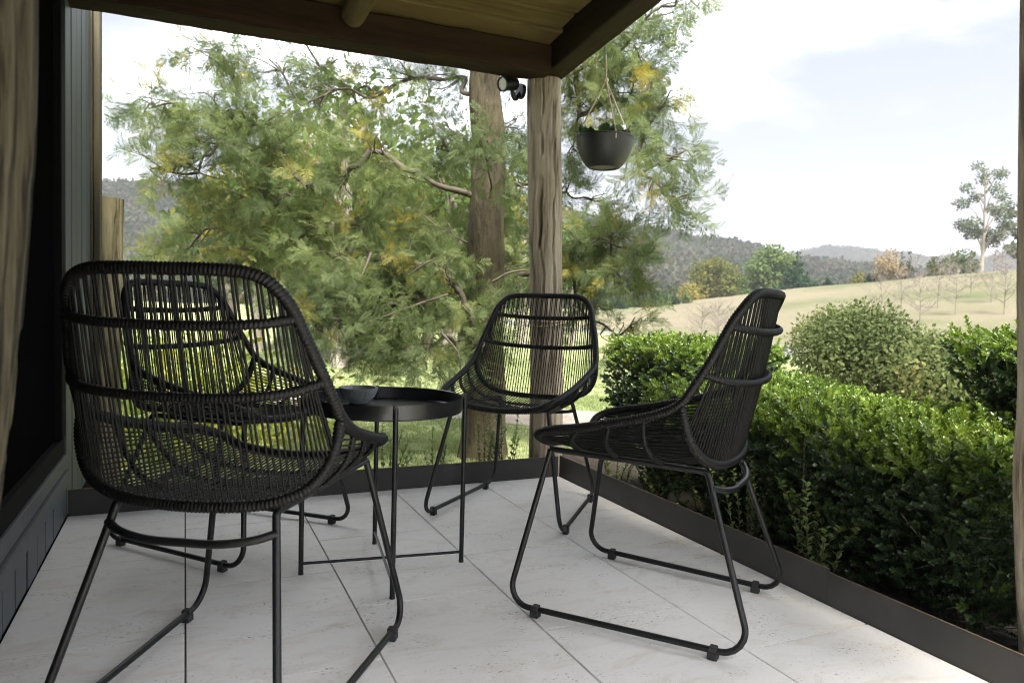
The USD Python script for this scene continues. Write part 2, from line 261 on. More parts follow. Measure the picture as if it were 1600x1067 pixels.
M['forest'] = [leaf_mat('forest_leaf_%d' % k, r, 0.02, 0.2, 0.95, 0.0) for k, r in enumerate((
    [(0.15, (0.026, 0.031, 0.018)), (0.55, (0.046, 0.050, 0.030)), (1.0, (0.075, 0.072, 0.046))],
    [(0.15, (0.034, 0.033, 0.022)), (0.55, (0.056, 0.052, 0.036)), (1.0, (0.09, 0.077, 0.052))],
    [(0.15, (0.022, 0.030, 0.018)), (0.55, (0.040, 0.049, 0.029)), (1.0, (0.064, 0.069, 0.041))]))]

# ------------------------------------------------------------------ the ground
def ground_at(x, y):
    """height of the land: flat lawn, a dip, the grassy rise on the right, valley, two wooded ridges"""
    x, y = np.asarray(x, float), np.asarray(y, float)
    r, az = np.hypot(x, y), np.arctan2(x, y)
    px = [-5000, -1500, 100, 600, 940, 1000, 1100, 1230, 1300, 1400, 1480, 1590, 2200, 6000]
    crest = np.interp(az, azimuth(px), np.array([-8, -8, -10, -10, 0, 3, 18, 36, 44, 57, 65, 75, 70, 20])/F_PX)
    px1 = [-6000, -1500, -200, 190, 330, 500, 640, 800, 930, 1030, 1110, 1160, 1230, 1330, 1480, 1700, 2500, 6000]
    e1 = np.interp(az, azimuth(px1), np.array([60, 90, 140, 147, 160, 165, 162, 148, 124, 102, 92, 84, 62, 50, 40, 40, 60, 60])/F_PX)
    px2 = [-6000, 700, 1000, 1160, 1200, 1260, 1330, 1400, 1450, 1500, 1590, 2000, 6000]
    e2 = np.interp(az, azimuth(px2), np.array([70, 80, 82, 82, 84, 92, 93, 92, 82, 84, 96, 100, 70])/F_PX)
    c = np.cos(az-YAW); c = np.where(c > 0.5, c, 0.5); crest, e1, e2 = crest*c, e1*c, e2*c
    rc, rk = 105.0, np.array([0, 11, 26, 45, 105, 150, 215, 420, 600, 860, 1400, 4000.])
    zero = np.zeros_like(r)
    zk = [zero-.3, zero-.3, zero-.55, .8+crest*45*0.35-1.5, .8+crest*rc, .8+crest*150-4.5, zero-4, .8+e1*420-6, .8+e1*420-40, .8+e2*860-8, zero+25, zero+25]
    z = zero+zk[0]
    for i in range(len(rk)-1):
        t = np.clip((r-rk[i])/(rk[i+1]-rk[i]), 0, 1); t = t*t*(3-2*t)
        z = np.where(r >= rk[i], zk[i]*(1-t)+zk[i+1]*t, z)
    p = np.stack([x, y, 0*x], -1)
    far = np.clip((r-180)/200, 0, 1)
    return z+far*(meshkit.fbm(p/70+50, 4, 3)-.5)*16+np.clip((r-15)/40, 0, 1)*(meshkit.fbm(p/14+9, 3, 5)-.5)*0.9+(meshkit.fbm(p/1.3+3, 3, 8)-.5)*0.035
azs = np.unique(np.concatenate([np.radians(np.arange(-24, 75, 0.5)), np.radians(np.arange(75, 336.1, 3.0))]))
rs = np.concatenate([np.linspace(0.4, 12, 60), np.geomspace(12.3, 1600, 120)])
A, Rr = np.meshgrid(azs, rs, indexing='ij'); X, Y = Rr*np.sin(A), Rr*np.cos(A)
na, nr = A.shape
v = np.stack([X, Y, ground_at(X, Y)], -1).reshape(-1, 3)
i, j = np.meshgrid(np.arange(na), np.arange(nr-1), indexing='ij'); i2 = (i+1) % na
quad = np.stack([i*nr+j, i*nr+j+1, i2*nr+j+1, i2*nr+j], -1).reshape(-1, 4)
v = np.vstack([v, [0, 0, -.3]]); ci = len(v)-1
f = np.vstack([quad[:, [0, 1, 2]], quad[:, [0, 2, 3]], np.stack([np.full(na, ci), np.arange(na)*nr, (np.arange(na)+1) % na*nr], 1)])
t = trimesh.Trimesh(v, f, process=False)
if t.face_normals[:, 2].mean() < 0: f = f[:, ::-1]
# how dry the grass is (0 green, 1 straw), how wooded the ground is
gr, ga = np.hypot(v[:, 0], v[:, 1]), np.arctan2(v[:, 0], v[:, 1])
road_r = np.interp(ga, azimuth([700, 1000, 1220, 1600]), [60, 44, 27, 19])
dry = np.clip((gr-road_r*0.96)/(road_r*0.18), 0, 1)
left = np.clip((azimuth(940)-ga)/0.08, 0, 1)
dry = dry*(1-left*0.75)
wood = np.clip((gr-200)/60, 0, 1)
M['ground'] = mat('ground', {'g': ('geometry', {}), 'a': ('attribute', {'attribute': 'cover'}), 's': ('separate_color', {}),
    'n': ('noise_texture', {'scale': 0.9, 'detail': 6, 'roughness': 0.6}), 'n3': ('noise_texture', {'scale': 0.09, 'detail': 5, 'roughness': 0.6}),
    'gr': ('rgb_ramp', {'ramp': [(0.3, (0.120, 0.148, 0.056)), (0.5, (0.170, 0.195, 0.086)), (0.68, (0.23, 0.225, 0.125))]}),
    'dr': ('rgb_ramp', {'ramp': [(0.30, (0.066, 0.075, 0.034)), (0.44, (0.098, 0.094, 0.056)), (0.6, (0.122, 0.106, 0.074)), (0.75, (0.096, 0.086, 0.058))]}),
    'w': ('rgb_ramp', {'ramp': [(0.3, (0.05, 0.05, 0.03)), (0.7, (0.12, 0.11, 0.07))]}),
    'm1': ('mix', {}), 'm2': ('mix', {}), 'n2': ('noise_texture', {'scale': 25, 'detail': 4}), 'b': ('bump', {'strength': 0.6, 'distance': 0.03}),
    'p': ('principled_bsdf', {'roughness': 0.95, 'specular_ior_level': 0.1})},
    [('g.position', 'n.vector'), ('g.position', 'n2.vector'), ('g.position', 'n3.vector'), ('a.color', 's.color'), ('n.fac', 'gr.fac'), ('n3.fac', 'dr.fac'), ('n3.fac', 'w.fac'),
     ('s.r', 'm1.fac'), ('gr.color', 'm1.color1'), ('dr.color', 'm1.color2'), ('s.g', 'm2.fac'), ('m1.color', 'm2.color1'), ('w.color', 'm2.color2'), ('m2.color', 'p.base_color'),
     ('n2.fac', 'b.height'), ('b.normal', 'p.normal')])
g = obj('ground', (v, f), M['ground'], smooth=True); tag(g, kind='structure')
UsdGeom.PrimvarsAPI(g).CreatePrimvar('cover', Sdf.ValueTypeNames.Color3fArray, 'vertex').Set(Vt.Vec3fArray.FromNumpy(np.stack([dry, wood, 0*dry], 1).astype(np.float32)))
def strip(pts, half, lift, n):
    P = spline([(*p, 0) for p in pts], n); T = np.gradient(P, axis=0); T /= np.linalg.norm(T, axis=1, keepdims=True)
    S = np.stack([T[:, 1], -T[:, 0], 0*T[:, 0]], 1); rows = []
    for k in np.linspace(-1, 1, 9):
        w = half*(1+0.16*(meshkit.fbm(P*1.7+k, 3, 2)-.5)[:, None]*2)
        q = P+S*k*w; q[:, 2] = ground_at(q[:, 0], q[:, 1])+lift*(1-0.6*k*k); rows.append(q)
    v = np.stack(rows, 1).reshape(-1, 3); i, j = np.meshgrid(np.arange(n-1), np.arange(8), indexing='ij'); a = (i*9+j).ravel()
    return trimesh.Trimesh(v, np.vstack([np.stack([a, a+1, a+10], 1), np.stack([a, a+10, a+9], 1)]), process=False)
tag(obj('path', strip([(-3.5, 11.0), (-1, 9.6), (1.0, 8.35), (2.35, 7.35), (3.3, 6.35), (4.6, 5.3), (7, 4.2), (11, 3)], 0.62, 0.018, 130), M['path'], smooth=True), kind='structure')
roadpts = [(math.sin(azimuth(p))*r, math.cos(azimuth(p))*r) for p, r in ((560, 80), (800, 58), (1000, 44), (1110, 35), (1220, 28), (1400, 23.5), (1600, 21), (2000, 19))]
tag(obj('road', strip(roadpts, 1.35, 0.05, 220), M['road'], smooth=True), kind='structure')

# ------------------------------------------------------------------ terrace paving
GX = [-0.382, 0.005, 0.411, 0.817, 1.219, 1.624]
ROW = [[2.998, 2.428, 1.856], [3.0, 2.706, 2.138, 1.562], [3.0, 2.430, 1.853], [3.0, 2.708, 2.134, 1.562], [3.0, 2.431, 1.853, 1.294]]
pave = thing('paving', kind='structure')
obj('grout', box(-0.384, -2.2, -0.06, 1.63, 3.0, -0.009), M['grout'], pave)
k = 0
for c in range(5):
    ys = list(ROW[c])
    while ys[-1] > -2.1: ys.append(ys[-1]-0.5735)
    ys[-1] = -2.2
    for a, b in zip(ys[:-1], ys[1:]):
        j = rng.normal(0, 0.0006, 2); gap = 0.0021
        tl = box(GX[c]+gap, b+gap*1.25, -0.03, GX[c+1]-gap, a-gap*1.25, 0.0, 0.0007)
        tl.apply_translation([0, 0, j[0]])
        obj('tile', tl, M['stones'][(k*7+c) % 4], pave); k += 1

# ------------------------------------------------------------------ garden bed, edging
def bumpy_sheet(x0, y0, x1, y1, z, amp, step=0.06, seed=1):
    xs, ys = np.arange(x0, x1+step, step), np.arange(y0, y1+step, step)
    X, Y = np.meshgrid(xs, ys, indexing='ij'); P = np.stack([X, Y, 0*X], -1)
    Z = z+amp*(meshkit.fbm(P*5, 4, seed)-.5)*2; e = np.minimum.reduce([X-x0, x1-X, Y-y0, y1-Y]); Z = np.where(e < step*0.7, z-0.35, Z)
    v = np.stack([X, Y, Z], -1).reshape(-1, 3); n, mm = X.shape; i, j = np.meshgrid(np.arange(n-1), np.arange(mm-1), indexing='ij'); a = (i*mm+j).ravel()
    return trimesh.Trimesh(v, np.vstack([np.stack([a, a+mm, a+mm+1], 1), np.stack([a, a+mm+1, a+1], 1)]), process=False)
tag(obj('garden_bed', bumpy_sheet(1.636, -0.6, 3.0, 3.35, 0.03, 0.03), M['soil'], smooth=True), kind='structure')
tag(obj('back_bed', bumpy_sheet(-0.7, 3.012, 1.62, 3.5, -0.12, 0.03, seed=5), M['soil'], smooth=True), kind='structure')
ed = thing('back_edging', 'dark steel edging strip along the far side of the terrace', 'edging')
obj('sheet', box(-0.380, 3.001, -0.06, 0.690, 3.006, 0.094, 0.0012), M['edging'], ed); obj('sheet', box(0.691, 3.0015, -0.06, 1.618, 3.0065, 0.0955, 0.0012), M['edging'], ed)
obj('cap_edge', box(-0.380, 3.0015, 0.0945, 1.618, 3.0055, 0.0962), M['edging_top'], ed)
ed = thing('side_edging', 'dark steel edging strip in front of the hedge, right side of the terrace', 'edging')
obj('sheet', box(1.626, 1.425, -0.06, 1.631, 3.006, 0.098, 0.0012), M['edging'], ed); obj('sheet', box(1.624, -2.0, -0.06, 1.629, 1.424, 0.089, 0.0012), M['edging'], ed)
obj('cap_edge', box(1.6265, 1.425, 0.0985, 1.6305, 3.006, 0.0998), M['edging_top'], ed); obj('cap_edge', box(1.6245, -2.0, 0.0895, 1.6285, 1.424, 0.0908), M['edging_top'], ed)

# ------------------------------------------------------------------ house wall with window
wall = thing('house_wall', 'charcoal vertical board wall at the left of the terrace', 'wall')
obj('backing', box(-0.60, 0.08, -0.1, -0.402, 3.70, 2.05), M['black'], wall)
ye = [3.700]
while ye[-1] > 0.2: ye.append(ye[-1]-0.1435)
for a, b in zip(ye[:-1], ye[1:]):
    z1 = 2.05 if b > 2.86 else 0.155
    obj('board', box(-0.400, b+0.0055, 0.003, -0.382+rng.normal(0, 0.0008), a-0.0055, z1, 0.0025), M['board'], wall)
obj('corner_trim', box(-0.415, 3.702, -0.1, -0.374, 3.80, 2.05, 0.003), M['trim'], wall)
obj('corner_trim', box(-0.372, 3.716, -0.1, -0.345, 3.80, 2.30, 0.003), M['trim'], wall)
win = thing('window', 'black framed window with dark screen in the left wall', 'window')
for z0, z1, x1 in ((0.160, 0.205, -0.352), (0.207, 0.255, -0.362), (0.257, 0.315, -0.370)):
    obj('sill_rail', box(-0.400, 0.12, z0, x1, 2.845, z1, 0.003), M['board'] if x1 != -0.370 else M['black'], win)
obj('frame', cat([box(-0.398, 2.765, 0.317, -0.366, 2.845, 2.04, 0.003), box(-0.398, 0.12, 0.317, -0.372, 0.20, 2.04, 0.003)]), M['black'], win)
obj('screen', box(-0.398, 0.202, 0.317, -0.388, 2.763, 2.04), M['screen'], win)

# ------------------------------------------------------------------ veranda roof
roof = thing('veranda_roof', 'timber veranda roof with board ceiling and dark beams overhead', 'roof')
SL = 0.100   # the roof falls away from the house wall, outwards
def sloped(mesh, y0=3.06): mesh.vertices[:, 2] += SL*(y0-mesh.vertices[:, 1]); return mesh
def rough(mesh, amp, sub=0.08, seed=0):
    mesh = mesh.subdivide_to_size(sub, max_iter=8); mesh.merge_vertices()
    p = mesh.vertices; d = np.stack([meshkit.fbm(p*9+s_*17+seed, 3, s_)-.5 for s_ in range(3)], 1)
    mesh.vertices = p+d*2*amp; return mesh
bb = rough(box(-0.9, 2.985, 1.846, 1.515, 3.125, 1.974, 0.006), 0.006, 0.05, 3)
bb.vertices[:, 2] += 0.012*(bb.vertices[:, 0]-0.5)
obj('back_beam', bb, M['beam'], roof, smooth=40)
obj('side_beam', sloped(rough(box(1.515, -0.72, 1.868, 1.622, 3.135, 2.022, 0.006), 0.004, 0.06, 5), 3.13), M['beam_y'], roof, smooth=40)
yb = 3.12; k = 0
while yb > -0.54:
    w = (0.075, 0.135, 0.120, 0.150)[k % 4]+0.012*rng.random(); lo = 1.981+0.010*rng.random()
    obj('ceiling_board', sloped(rough(box(-0.9, yb-w, lo, 1.512-0.03*rng.random(), yb, lo+0.024, 0.003), 0.0045, 0.10, k)), M['ceiling'], roof, smooth=35)
    yb -= w+0.018+0.016*rng.random(); k += 1
obj('front_beam', rough(box(-0.45, -0.71, 2.258, 1.512, -0.59, 2.378, 0.006), 0.005, 0.06, 9), M['beam'], roof, smooth=40)
obj('roof_deck', sloped(box(-1.2, -0.79, 2.085, 1.70, 3.25, 2.11)), M['roof'], roof)
lg = spline([(0.605, 2.955, 1.937), (0.612, 2.5, 1.977), (0.600, 1.7, 2.060), (0.60, -0.70, 2.308)], 60)
def log_mesh(P, r, seed, amp=0.06, sides=18):
    l = np.linspace(0, length(P), len(P))[:, None]; th = np.arange(sides)*2*PI/sides
    q = np.stack([np.cos(th)[None]*1.3+0*l, np.sin(th)[None]*1.3+0*l, 0*th[None]+l*2.5], -1)
    return tube(P, r, sides, twist=lambda i, t_: np.mean(r)*amp*2*(meshkit.fbm(q+seed*7, 3, seed)-.5))
obj('rafter_log', log_mesh(lg, 0.048, 2), M['log'], roof, smooth=50)

# ------------------------------------------------------------------ round timber posts
def split_post(name, label, P, r, seed, notches, amp=0.10, mt='post'):
    """weathered round post: uneven outline, long drying splits, hollows where wood has broken out"""
    n, sides = 230, 120; P = spline(P, n); T = thing(name, label, 'post', loc=P[0])
    P = P-P[0]; l = np.linspace(0, length(P), n); th = np.arange(sides)*2*PI/sides
    q = np.stack([np.cos(th)[None]*1.1+0*l[:, None], np.sin(th)[None]*1.1+0*l[:, None], 0*th[None]+l[:, None]*1.1], -1)
    d = r*amp*2*(meshkit.fbm(q+seed*3, 4, seed)-.5)
    g = meshkit.fbm(np.stack([th[None]*7+0*l[:, None], 0*th[None]+l[:, None]*2.2, 0*th[None]+0*l[:, None]], -1), 4, seed+2)
    d = d-0.006*np.clip((g-.60)/.12, 0, 1)-0.003*(meshkit.noise(np.stack([th[None]*14+0*l[:, None], 0*th[None]+l[:, None]*3, 0*th[None]+0*l[:, None]], -1), seed+4))
    for a, z0, z1, w, dep in notches:
        c = a+0.10*np.sin(l[:, None]*9+seed)+0.05*np.sin(l[:, None]*31)
        da = np.abs((th[None]-c+PI) % (2*PI)-PI)
        wz = np.clip((l[:, None]-z0)/0.05, 0, 1)*np.clip((z1-l[:, None])/0.05, 0, 1)
        ww = w*(0.6+0.8*meshkit.noise(np.stack([l*14, 0*l+a, 0*l], -1), seed+9))[:, None]
        d = d-dep*np.clip(1.6*(1-da/ww), 0, 1)*wz
    body = tube(P, r, sides, twist=lambda i, t_: d)
    obj('shaft', body, M[mt], T, smooth=45); return T
cv = lambda a: a  # ring angle, measured as tube() does
split_post('timber_post', 'weathered round timber post at the outer corner of the terrace', [(1.612, 3.125, -0.30), (1.612, 3.125, 0.1), (1.605, 3.125, 0.5), (1.575, 3.125, 1.2), (1.545, 3.125, 1.868)], 0.081, 11,
           [(2.38, 1.36, 1.66, 0.15, 0.030), (2.25, 1.58, 1.72, 0.26, 0.020), (2.42, 1.80, 1.92, 0.10, 0.026), (2.66, 1.98, 2.17, 0.07, 0.020), (2.50, 0.95, 1.40, 0.07, 0.014), (3.25, 0.4, 1.9, 0.05, 0.012), (1.9, 0.9, 2.0, 0.05, 0.010)])
split_post('timber_post', 'blurred rough timber post closest to the lens at the far left', [(-0.335, 0.843, -0.05), (-0.310, 0.843, 0.30), (-0.277, 0.843, 0.587), (-0.264, 0.843, 0.696), (-0.255, 0.843, 0.805), (-0.249, 0.843, 0.90), (-0.243, 0.843, 1.09), (-0.235, 0.843, 2.15)], 0.112, 23,
           [(PI*0.3, 0.2, 2.0, 0.12, 0.01), (PI*1.6, 0.4, 1.9, 0.10, 0.01)], 0.035, 'post_brown')
split_post('timber_post', 'crooked pale timber post at the right edge before the hedge', [(1.805, 0.931, -0.05), (1.797, 0.931, 0.055), (1.778, 0.931, 0.17), (1.747, 0.931, 0.37), (1.736, 0.931, 0.484), (1.737, 0.931, 0.657), (1.698, 0.931, 1.08), (1.660, 0.931, 1.48), (1.62, 0.931, 1.93)], 0.082, 31,
           [(PI*0.7, 0.5, 1.8, 0.08, 0.008)], 0.07)
split_post('timber_post', 'short broken timber post behind the wall corner at the left', [(-0.372, 4.06, -0.40), (-0.370, 4.06, 0.5), (-0.365, 4.06, 1.05), (-0.362, 4.06, 1.27)], 0.085, 41, [(PI*1.3, 0.6, 1.6, 0.1, 0.012)], mt='post_gold')

# ------------------------------------------------------------------ spotlight on the corner post
c0 = at(812, 143, 3.42)
sp = thing('spotlight', 'black swivel spotlight fixed near the top of the corner post', 'spotlight', loc=c0)
cy = trimesh.creation.cylinder
def aimed(mesh, d, p):
    mesh.apply_transform(trimesh.geometry.align_vectors([0, 0, 1], d)); mesh.apply_translation(p); return mesh
UsdGeom.Xformable(sp).AddScaleOp().Set(Gf.Vec3f(.84, .84, .84))
obj('wall_plate', aimed(cy(0.042, 0.022, sections=28), [1, 0.15, 0], [0.006, 0, 0.0]), M['steel'], sp, smooth=40)
obj('arm', tube(spline([(0, 0, -0.012), (-0.03, -0.012, -0.050), (-0.048, -0.018, -0.03), (-0.056, -0.02, 0.008)], 14), 0.013, 10), M['steel'], sp, smooth=50)
d = V(-0.80, -0.30, -0.22); d /= np.linalg.norm(d); hp = V(-0.075, -0.03, 0.022)
head = revolve([(0, -0.045), (0.030, -0.045), (0.036, -0.038), (0.037, 0.045), (0.040, 0.048), (0.040, 0.062), (0.034, 0.062), (0.033, 0.050), (0, 0.050)], 28)
obj('lamp_head', aimed(head, d, hp), M['steel'], sp, smooth=35)
obj('lens', aimed(cy(0.0325, 0.004, sections=24), d, hp+d*0.054), M['lens'], sp)

# ------------------------------------------------------------------ wicker chair
def mirrored(half): h = np.array(half, float); return np.vstack([h[::-1]*[-1, 1, 1], h[1:]]) if abs(h[0][0]) < 1e-9 else None
TOP = [(0, -.285, .847), (.08, -.283, .847), (.135, -.276, .845), (.172, -.266, .834), (.195, -.253, .812), (.211, -.236, .783), (.225, -.214, .735)]
SIDE = [(.240, -.193, .686), (.253, -.163, .630), (.261, -.134, .586), (.261, -.092, .561), (.256, -.036, .541), (.250, .040, .521), (.243, .130, .500), (.235, .200, .487), (.221, .244, .474), (.195, .266, .459)]
FRONT = [(.147, .264, .438), (.075, .259, .427), (0, .257, .423)]
half = TOP+SIDE+FRONT
rim_pts = np.array(half+[(-a, b, c) for a, b, c in half[-2:0:-1]])
loop = spline(np.vstack([rim_pts, rim_pts[:1]]), 700)[:-1]
HOOP = mirrored([(0, -.207, .424), (.08, -.203, .426), (.145, -.195, .433), (.19, -.183, .446), (.222, -.170, .466), (.246, -.156, .500), (.258, -.146, .540), (.260, -.136, .578)])
hoop = spline(HOOP, 160)
def on_curve(P, u): l = np.linspace(0, 1, len(P)); return np.stack([np.interp(u, l, P[:, k]) for k in range(3)], -1)
topc = spline(mirrored(TOP), 200)
frontc = spline(mirrored([*FRONT[::-1], (.195, .266, .459), (.221, .244, .474), (.234, .205, .486)]), 200)
def make_chair(label, loc, rz):
    t = thing('wicker_chair', label, 'chair', loc, rz, 'wicker chairs around the tray table')
    obj('rim', wound(loop, 0.0113, closed=True), M['rattan'], t, smooth=True)
    obj('rear_hoop', wound(hoop, 0.0108), M['rattan'], t, smooth=True)
    obj('back_rib', wound(spline(mirrored([(0, -.284, .752), (.07, -.283, .753), (.14, -.275, .756), (.185, -.258, .761), (.214, -.230, .768)]), 90), 0.0088), M['rattan'], t, smooth=True)
    obj('back_rib', wound(spline(mirrored([(0, -.262, .628), (.08, -.260, .629), (.16, -.248, .634), (.212, -.222, .642), (.245, -.183, .655)]), 90), 0.0088), M['rattan'], t, smooth=True)
    for q in (0.24, 0.48, 0.73):     # ribs under the seat, from rim to rim
        u = np.linspace(0.0, 1, 40); a, b = on_curve(frontc, u), on_curve(hoop, u)
        p = a*(1-q)+b*q; p[:, 2] -= 0.018*np.sin(PI*q)*np.sin(PI*u)+0.008; obj('seat_rib', wound(p, 0.0062, sides=7), M['rattan'], t, smooth=True)
    nb = 56
    rg = np.random.default_rng(5)
    for k in range(nb):              # back cords: fixed in pairs to the top, spread evenly along the hoop
        pair, odd = divmod(k, 2); npair = nb/2
        u0 = (pair+0.5+(odd-.5)*0.30)/npair; u1 = (k+0.5)/nb
        a, b = on_curve(topc, min(.988, max(.012, 0.012+0.976*u0-.022))), on_curve(hoop, 0.07+0.86*u1)
        s_ = np.linspace(0, 1, 7)[:, None]; p = a*(1-s_)+b*s_
        p += np.array([0, -0.004, 0])*np.sin(PI*s_)+rg.normal(0, 0.0009, 3)*np.sin(PI*s_)
        obj('back_cord', tube(p, np.linspace(0.0025, 0.0021, 7), 5, caps=False), M['cord'], t, smooth=True)
    ns = 58
    for k in range(ns):              # seat cords, front to back
        u = (k+0.5)/ns; a, b = on_curve(frontc, 0.02+0.96*u), on_curve(hoop, 0.02+0.96*u)
        s_ = np.linspace(0, 1, 8)[:, None]; p = a*(1-s_)+b*s_
        p[:, 2:] -= 0.018*np.sin(PI*s_)*math.sin(PI*u); p += rg.normal(0, 0.0009, 3)*np.sin(PI*s_)
        obj('seat_cord', tube(p, 0.0021, 5, caps=False), M['cord'], t, smooth=True)
    for sx in (-1, 1):
        P = fillet([(sx*.186, .232, .425), (sx*.266, .308, .0215), (sx*.229, -.312, .0215), (sx*.157, -.176, .415), (sx*.186, .232, .425)], [0.0, .052, .052, .014, 0], 8)
        obj('side_frame', tube(P, 0.0078, 10), M['steel'], t, smooth=50)
        for yy_, xx_ in ((.225, .2615), (-.225, .2345)):
            obj('foot_pad', cat([box(sx*xx_-.0105, yy_-.012, 0.0008, sx*xx_+.0105, yy_+.012, .019, .002), box(sx*xx_-.0115, yy_-.009, .019, sx*xx_+.0115, yy_+.009, .0315, .002)]), M['rubber'], t)
    obj('crossbar', tube(spline(mirrored([(0, -.222, .362), (.07, -.221, .363), (.13, -.208, .370), (.1660, -.190, .380)]), 30), 0.0078, 10), M['steel'], t, smooth=50)
    return t
def face(a): return a-PI/2      # the chair's front is +y
chair = make_chair('wicker chair nearest the lens, seen from behind, beside the left wall', (.113, 1.590, 0), face(1.0153))
dup(chair, (1.208, 2.562, 0), face(-2.3545), 'wicker chair before the corner post, facing the tray table and the lens')
dup(chair, (1.172, 1.607, 0), face(2.1952), 'wicker chair seen side-on in front of the hedge')
dup(chair, (.141, 2.587, 0), face(-0.8171), 'wicker chair against the left wall, partly hidden by the nearest chair')

# ------------------------------------------------------------------ tray table and bowl
TC = V(.549, 2.11, 0)
tb = thing('tray_table', 'round black metal tray table between the wicker chairs', 'table', loc=TC)
obj('tray', revolve([(0, .484), (.222, .484), (.2265, .488), (.2265, .5225), (.2285, .524), (.2285, .486), (.2265, .4815), (0, .4795)], 96), M['tray'], tb, smooth=35)
fe = [(-.236, .033), (.240, -.029), (.029, .228), (-.033, -.230)]
for x, y in fe:
    obj('leg', cat([tube([(x, y, 0.002), (x, y, .52), (x, y, .527)], [.0072, .0072, .005], 14)]), M['steel'], tb, smooth=40)
    obj('foot', trimesh.creation.cylinder(.0078, .006, sections=14, transform=trimesh.transformations.translation_matrix([x, y, .0032])), M['rubber'], tb)
obj('cross_rod', tube([(fe[0][0], fe[0][1], .032), (fe[1][0], fe[1][1], .032)], .0042, 10), M['steel'], tb, smooth=50)
obj('cross_rod', tube([(fe[2][0], fe[2][1], .0405), (fe[3][0], fe[3][1], .0405)], .0042, 10), M['metal'], tb, smooth=50)
for x, y in fe:
    n_ = V(x, y)/math.hypot(x, y); obj('bracket', trimesh.creation.box([.012, .020, .010], transform=trimesh.transformations.translation_matrix([x-n_[0]*.004, y-n_[1]*.004, .520])), M['tray'], tb)
bw = obj('bowl', revolve([(0, .0005), (.026, .0005), (.029, .004), (.044, .016), (.055, .033), (.0605, .049), (.0600, .0515), (.0575, .051), (.052, .034), (.040, .018), (.024, .009), (0, .008)], 64), M['bowl'], smooth=50)
UsdGeom.Xformable(bw).AddTranslateOp().Set(Gf.Vec3d(.492, 2.230, .4845)); tag(bw, 'small grey glazed stoneware bowl on the tray table', 'bowl')

# ------------------------------------------------------------------ leaf shapes
def add_quads(store, a, b, c, d):
    n = len(store[0]); store[0].extend([a, b, c, d]); store[1].extend([(n, n+1, n+2), (n, n+2, n+3)])
def leaf(store, base, dirn, up, L, W, fold=0.25):
    """an oval leaf of six triangles, folded along its midrib"""
    d = dirn/np.linalg.norm(dirn); s_ = np.cross(d, up); s_ /= max(np.linalg.norm(s_), 1e-9); u = np.cross(s_, d)
    P = [base, base+d*L*.35+s_*W*.5+u*W*fold, base+d*L*.72+s_*W*.42+u*W*fold*.7, base+d*L, base+d*L*.72-s_*W*.42+u*W*fold*.7, base+d*L*.35-s_*W*.5+u*W*fold, base+d*L*.5]
    n = len(store[0]); store[0].extend(P); store[1].extend([(n, n+1, n+6), (n+1, n+2, n+6), (n+2, n+3, n+6), (n+3, n+4, n+6), (n+4, n+5, n+6), (n+5, n, n+6)])
def mesh_of(store): return trimesh.Trimesh(np.array(store[0]), np.array(store[1]), process=False)
def unit(n_, r=None):
    r = r or rng; d = r.normal(size=(n_, 3)); return d/np.linalg.norm(d, axis=1, keepdims=True)
def frond(store, base, d, up, L, r):
    """a feathery twice-divided leaf: paired fine leaflets along a drooping midrib"""
    d = d/np.linalg.norm(d); s_ = np.cross(d, up); s_ /= max(np.linalg.norm(s_), 1e-9); u = np.cross(s_, d)
    n_ = 9; prev = base
    for k in range(n_):
        t_ = (k+1)/n_; p = base+d*L*t_-V(0, 0, 1)*L*.22*t_*t_
        add_quads(store, prev-s_*.0010, prev+s_*.0010, p+s_*.0008, p-s_*.0008)
        l = L*.40*(1-.55*abs(t_-.4))*(.85+.3*r.random())
        for sg in (-1, 1):
            e = d*.72+s_*sg*.72+u*r.normal(0, .12)-V(0, 0, .12); e /= np.linalg.norm(e); w = np.cross(e, u)*l*.066
            add_quads(store, p, p+e*l*.45+w, p+e*l, p+e*l*.45-w)
        prev = p
def wattle_twig(seed, nf=11):
    r = np.random.default_rng(seed); st = ([], []); L = .26
    for k in range(nf):
        t_ = .12+.88*(k+.5)/nf; p = V(.012*math.sin(t_*5+seed), .012*math.cos(t_*4+seed), L*t_)
        a = k*2.4+r.normal(0, .4); d = V(math.cos(a), math.sin(a), .75+.5*r.random()); frond(st, p, d, V(0, 0, 1)+.3*r.normal(size=3), .110*(.7+.6*r.random()), r)
    stem = tube(np.array([(0, 0, -.02), (.008, .004, L*.5), (0, 0, L)]), [.0024, .0018, .0008], 4, caps=False)
    return cat([mesh_of(st), stem])
def box_sprig(seed, n_=18, L=.070, leafL=.0165, w=.60):
    r = np.random.default_rng(seed); st = ([], [])
    for k in range(n_):
        t_ = .25+.75*(k//2*2+1)/n_; a = (k//2)*1.57+(k % 2)*PI+r.normal(0, .25); d = V(math.cos(a), math.sin(a), .55+.7*t_+.2*r.normal())
        l = leafL*(.75+.45*r.random())*(1.0 if t_ < .9 else .75); leaf(st, V(0, 0, L*t_), d, V(0, 0, 1), l, l*w, .18)
    st2 = tube(np.array([(0, 0, -.03), (0, 0, L*.95)]), [.0014, .0007], 3, caps=False)
    return cat([mesh_of(st), st2])

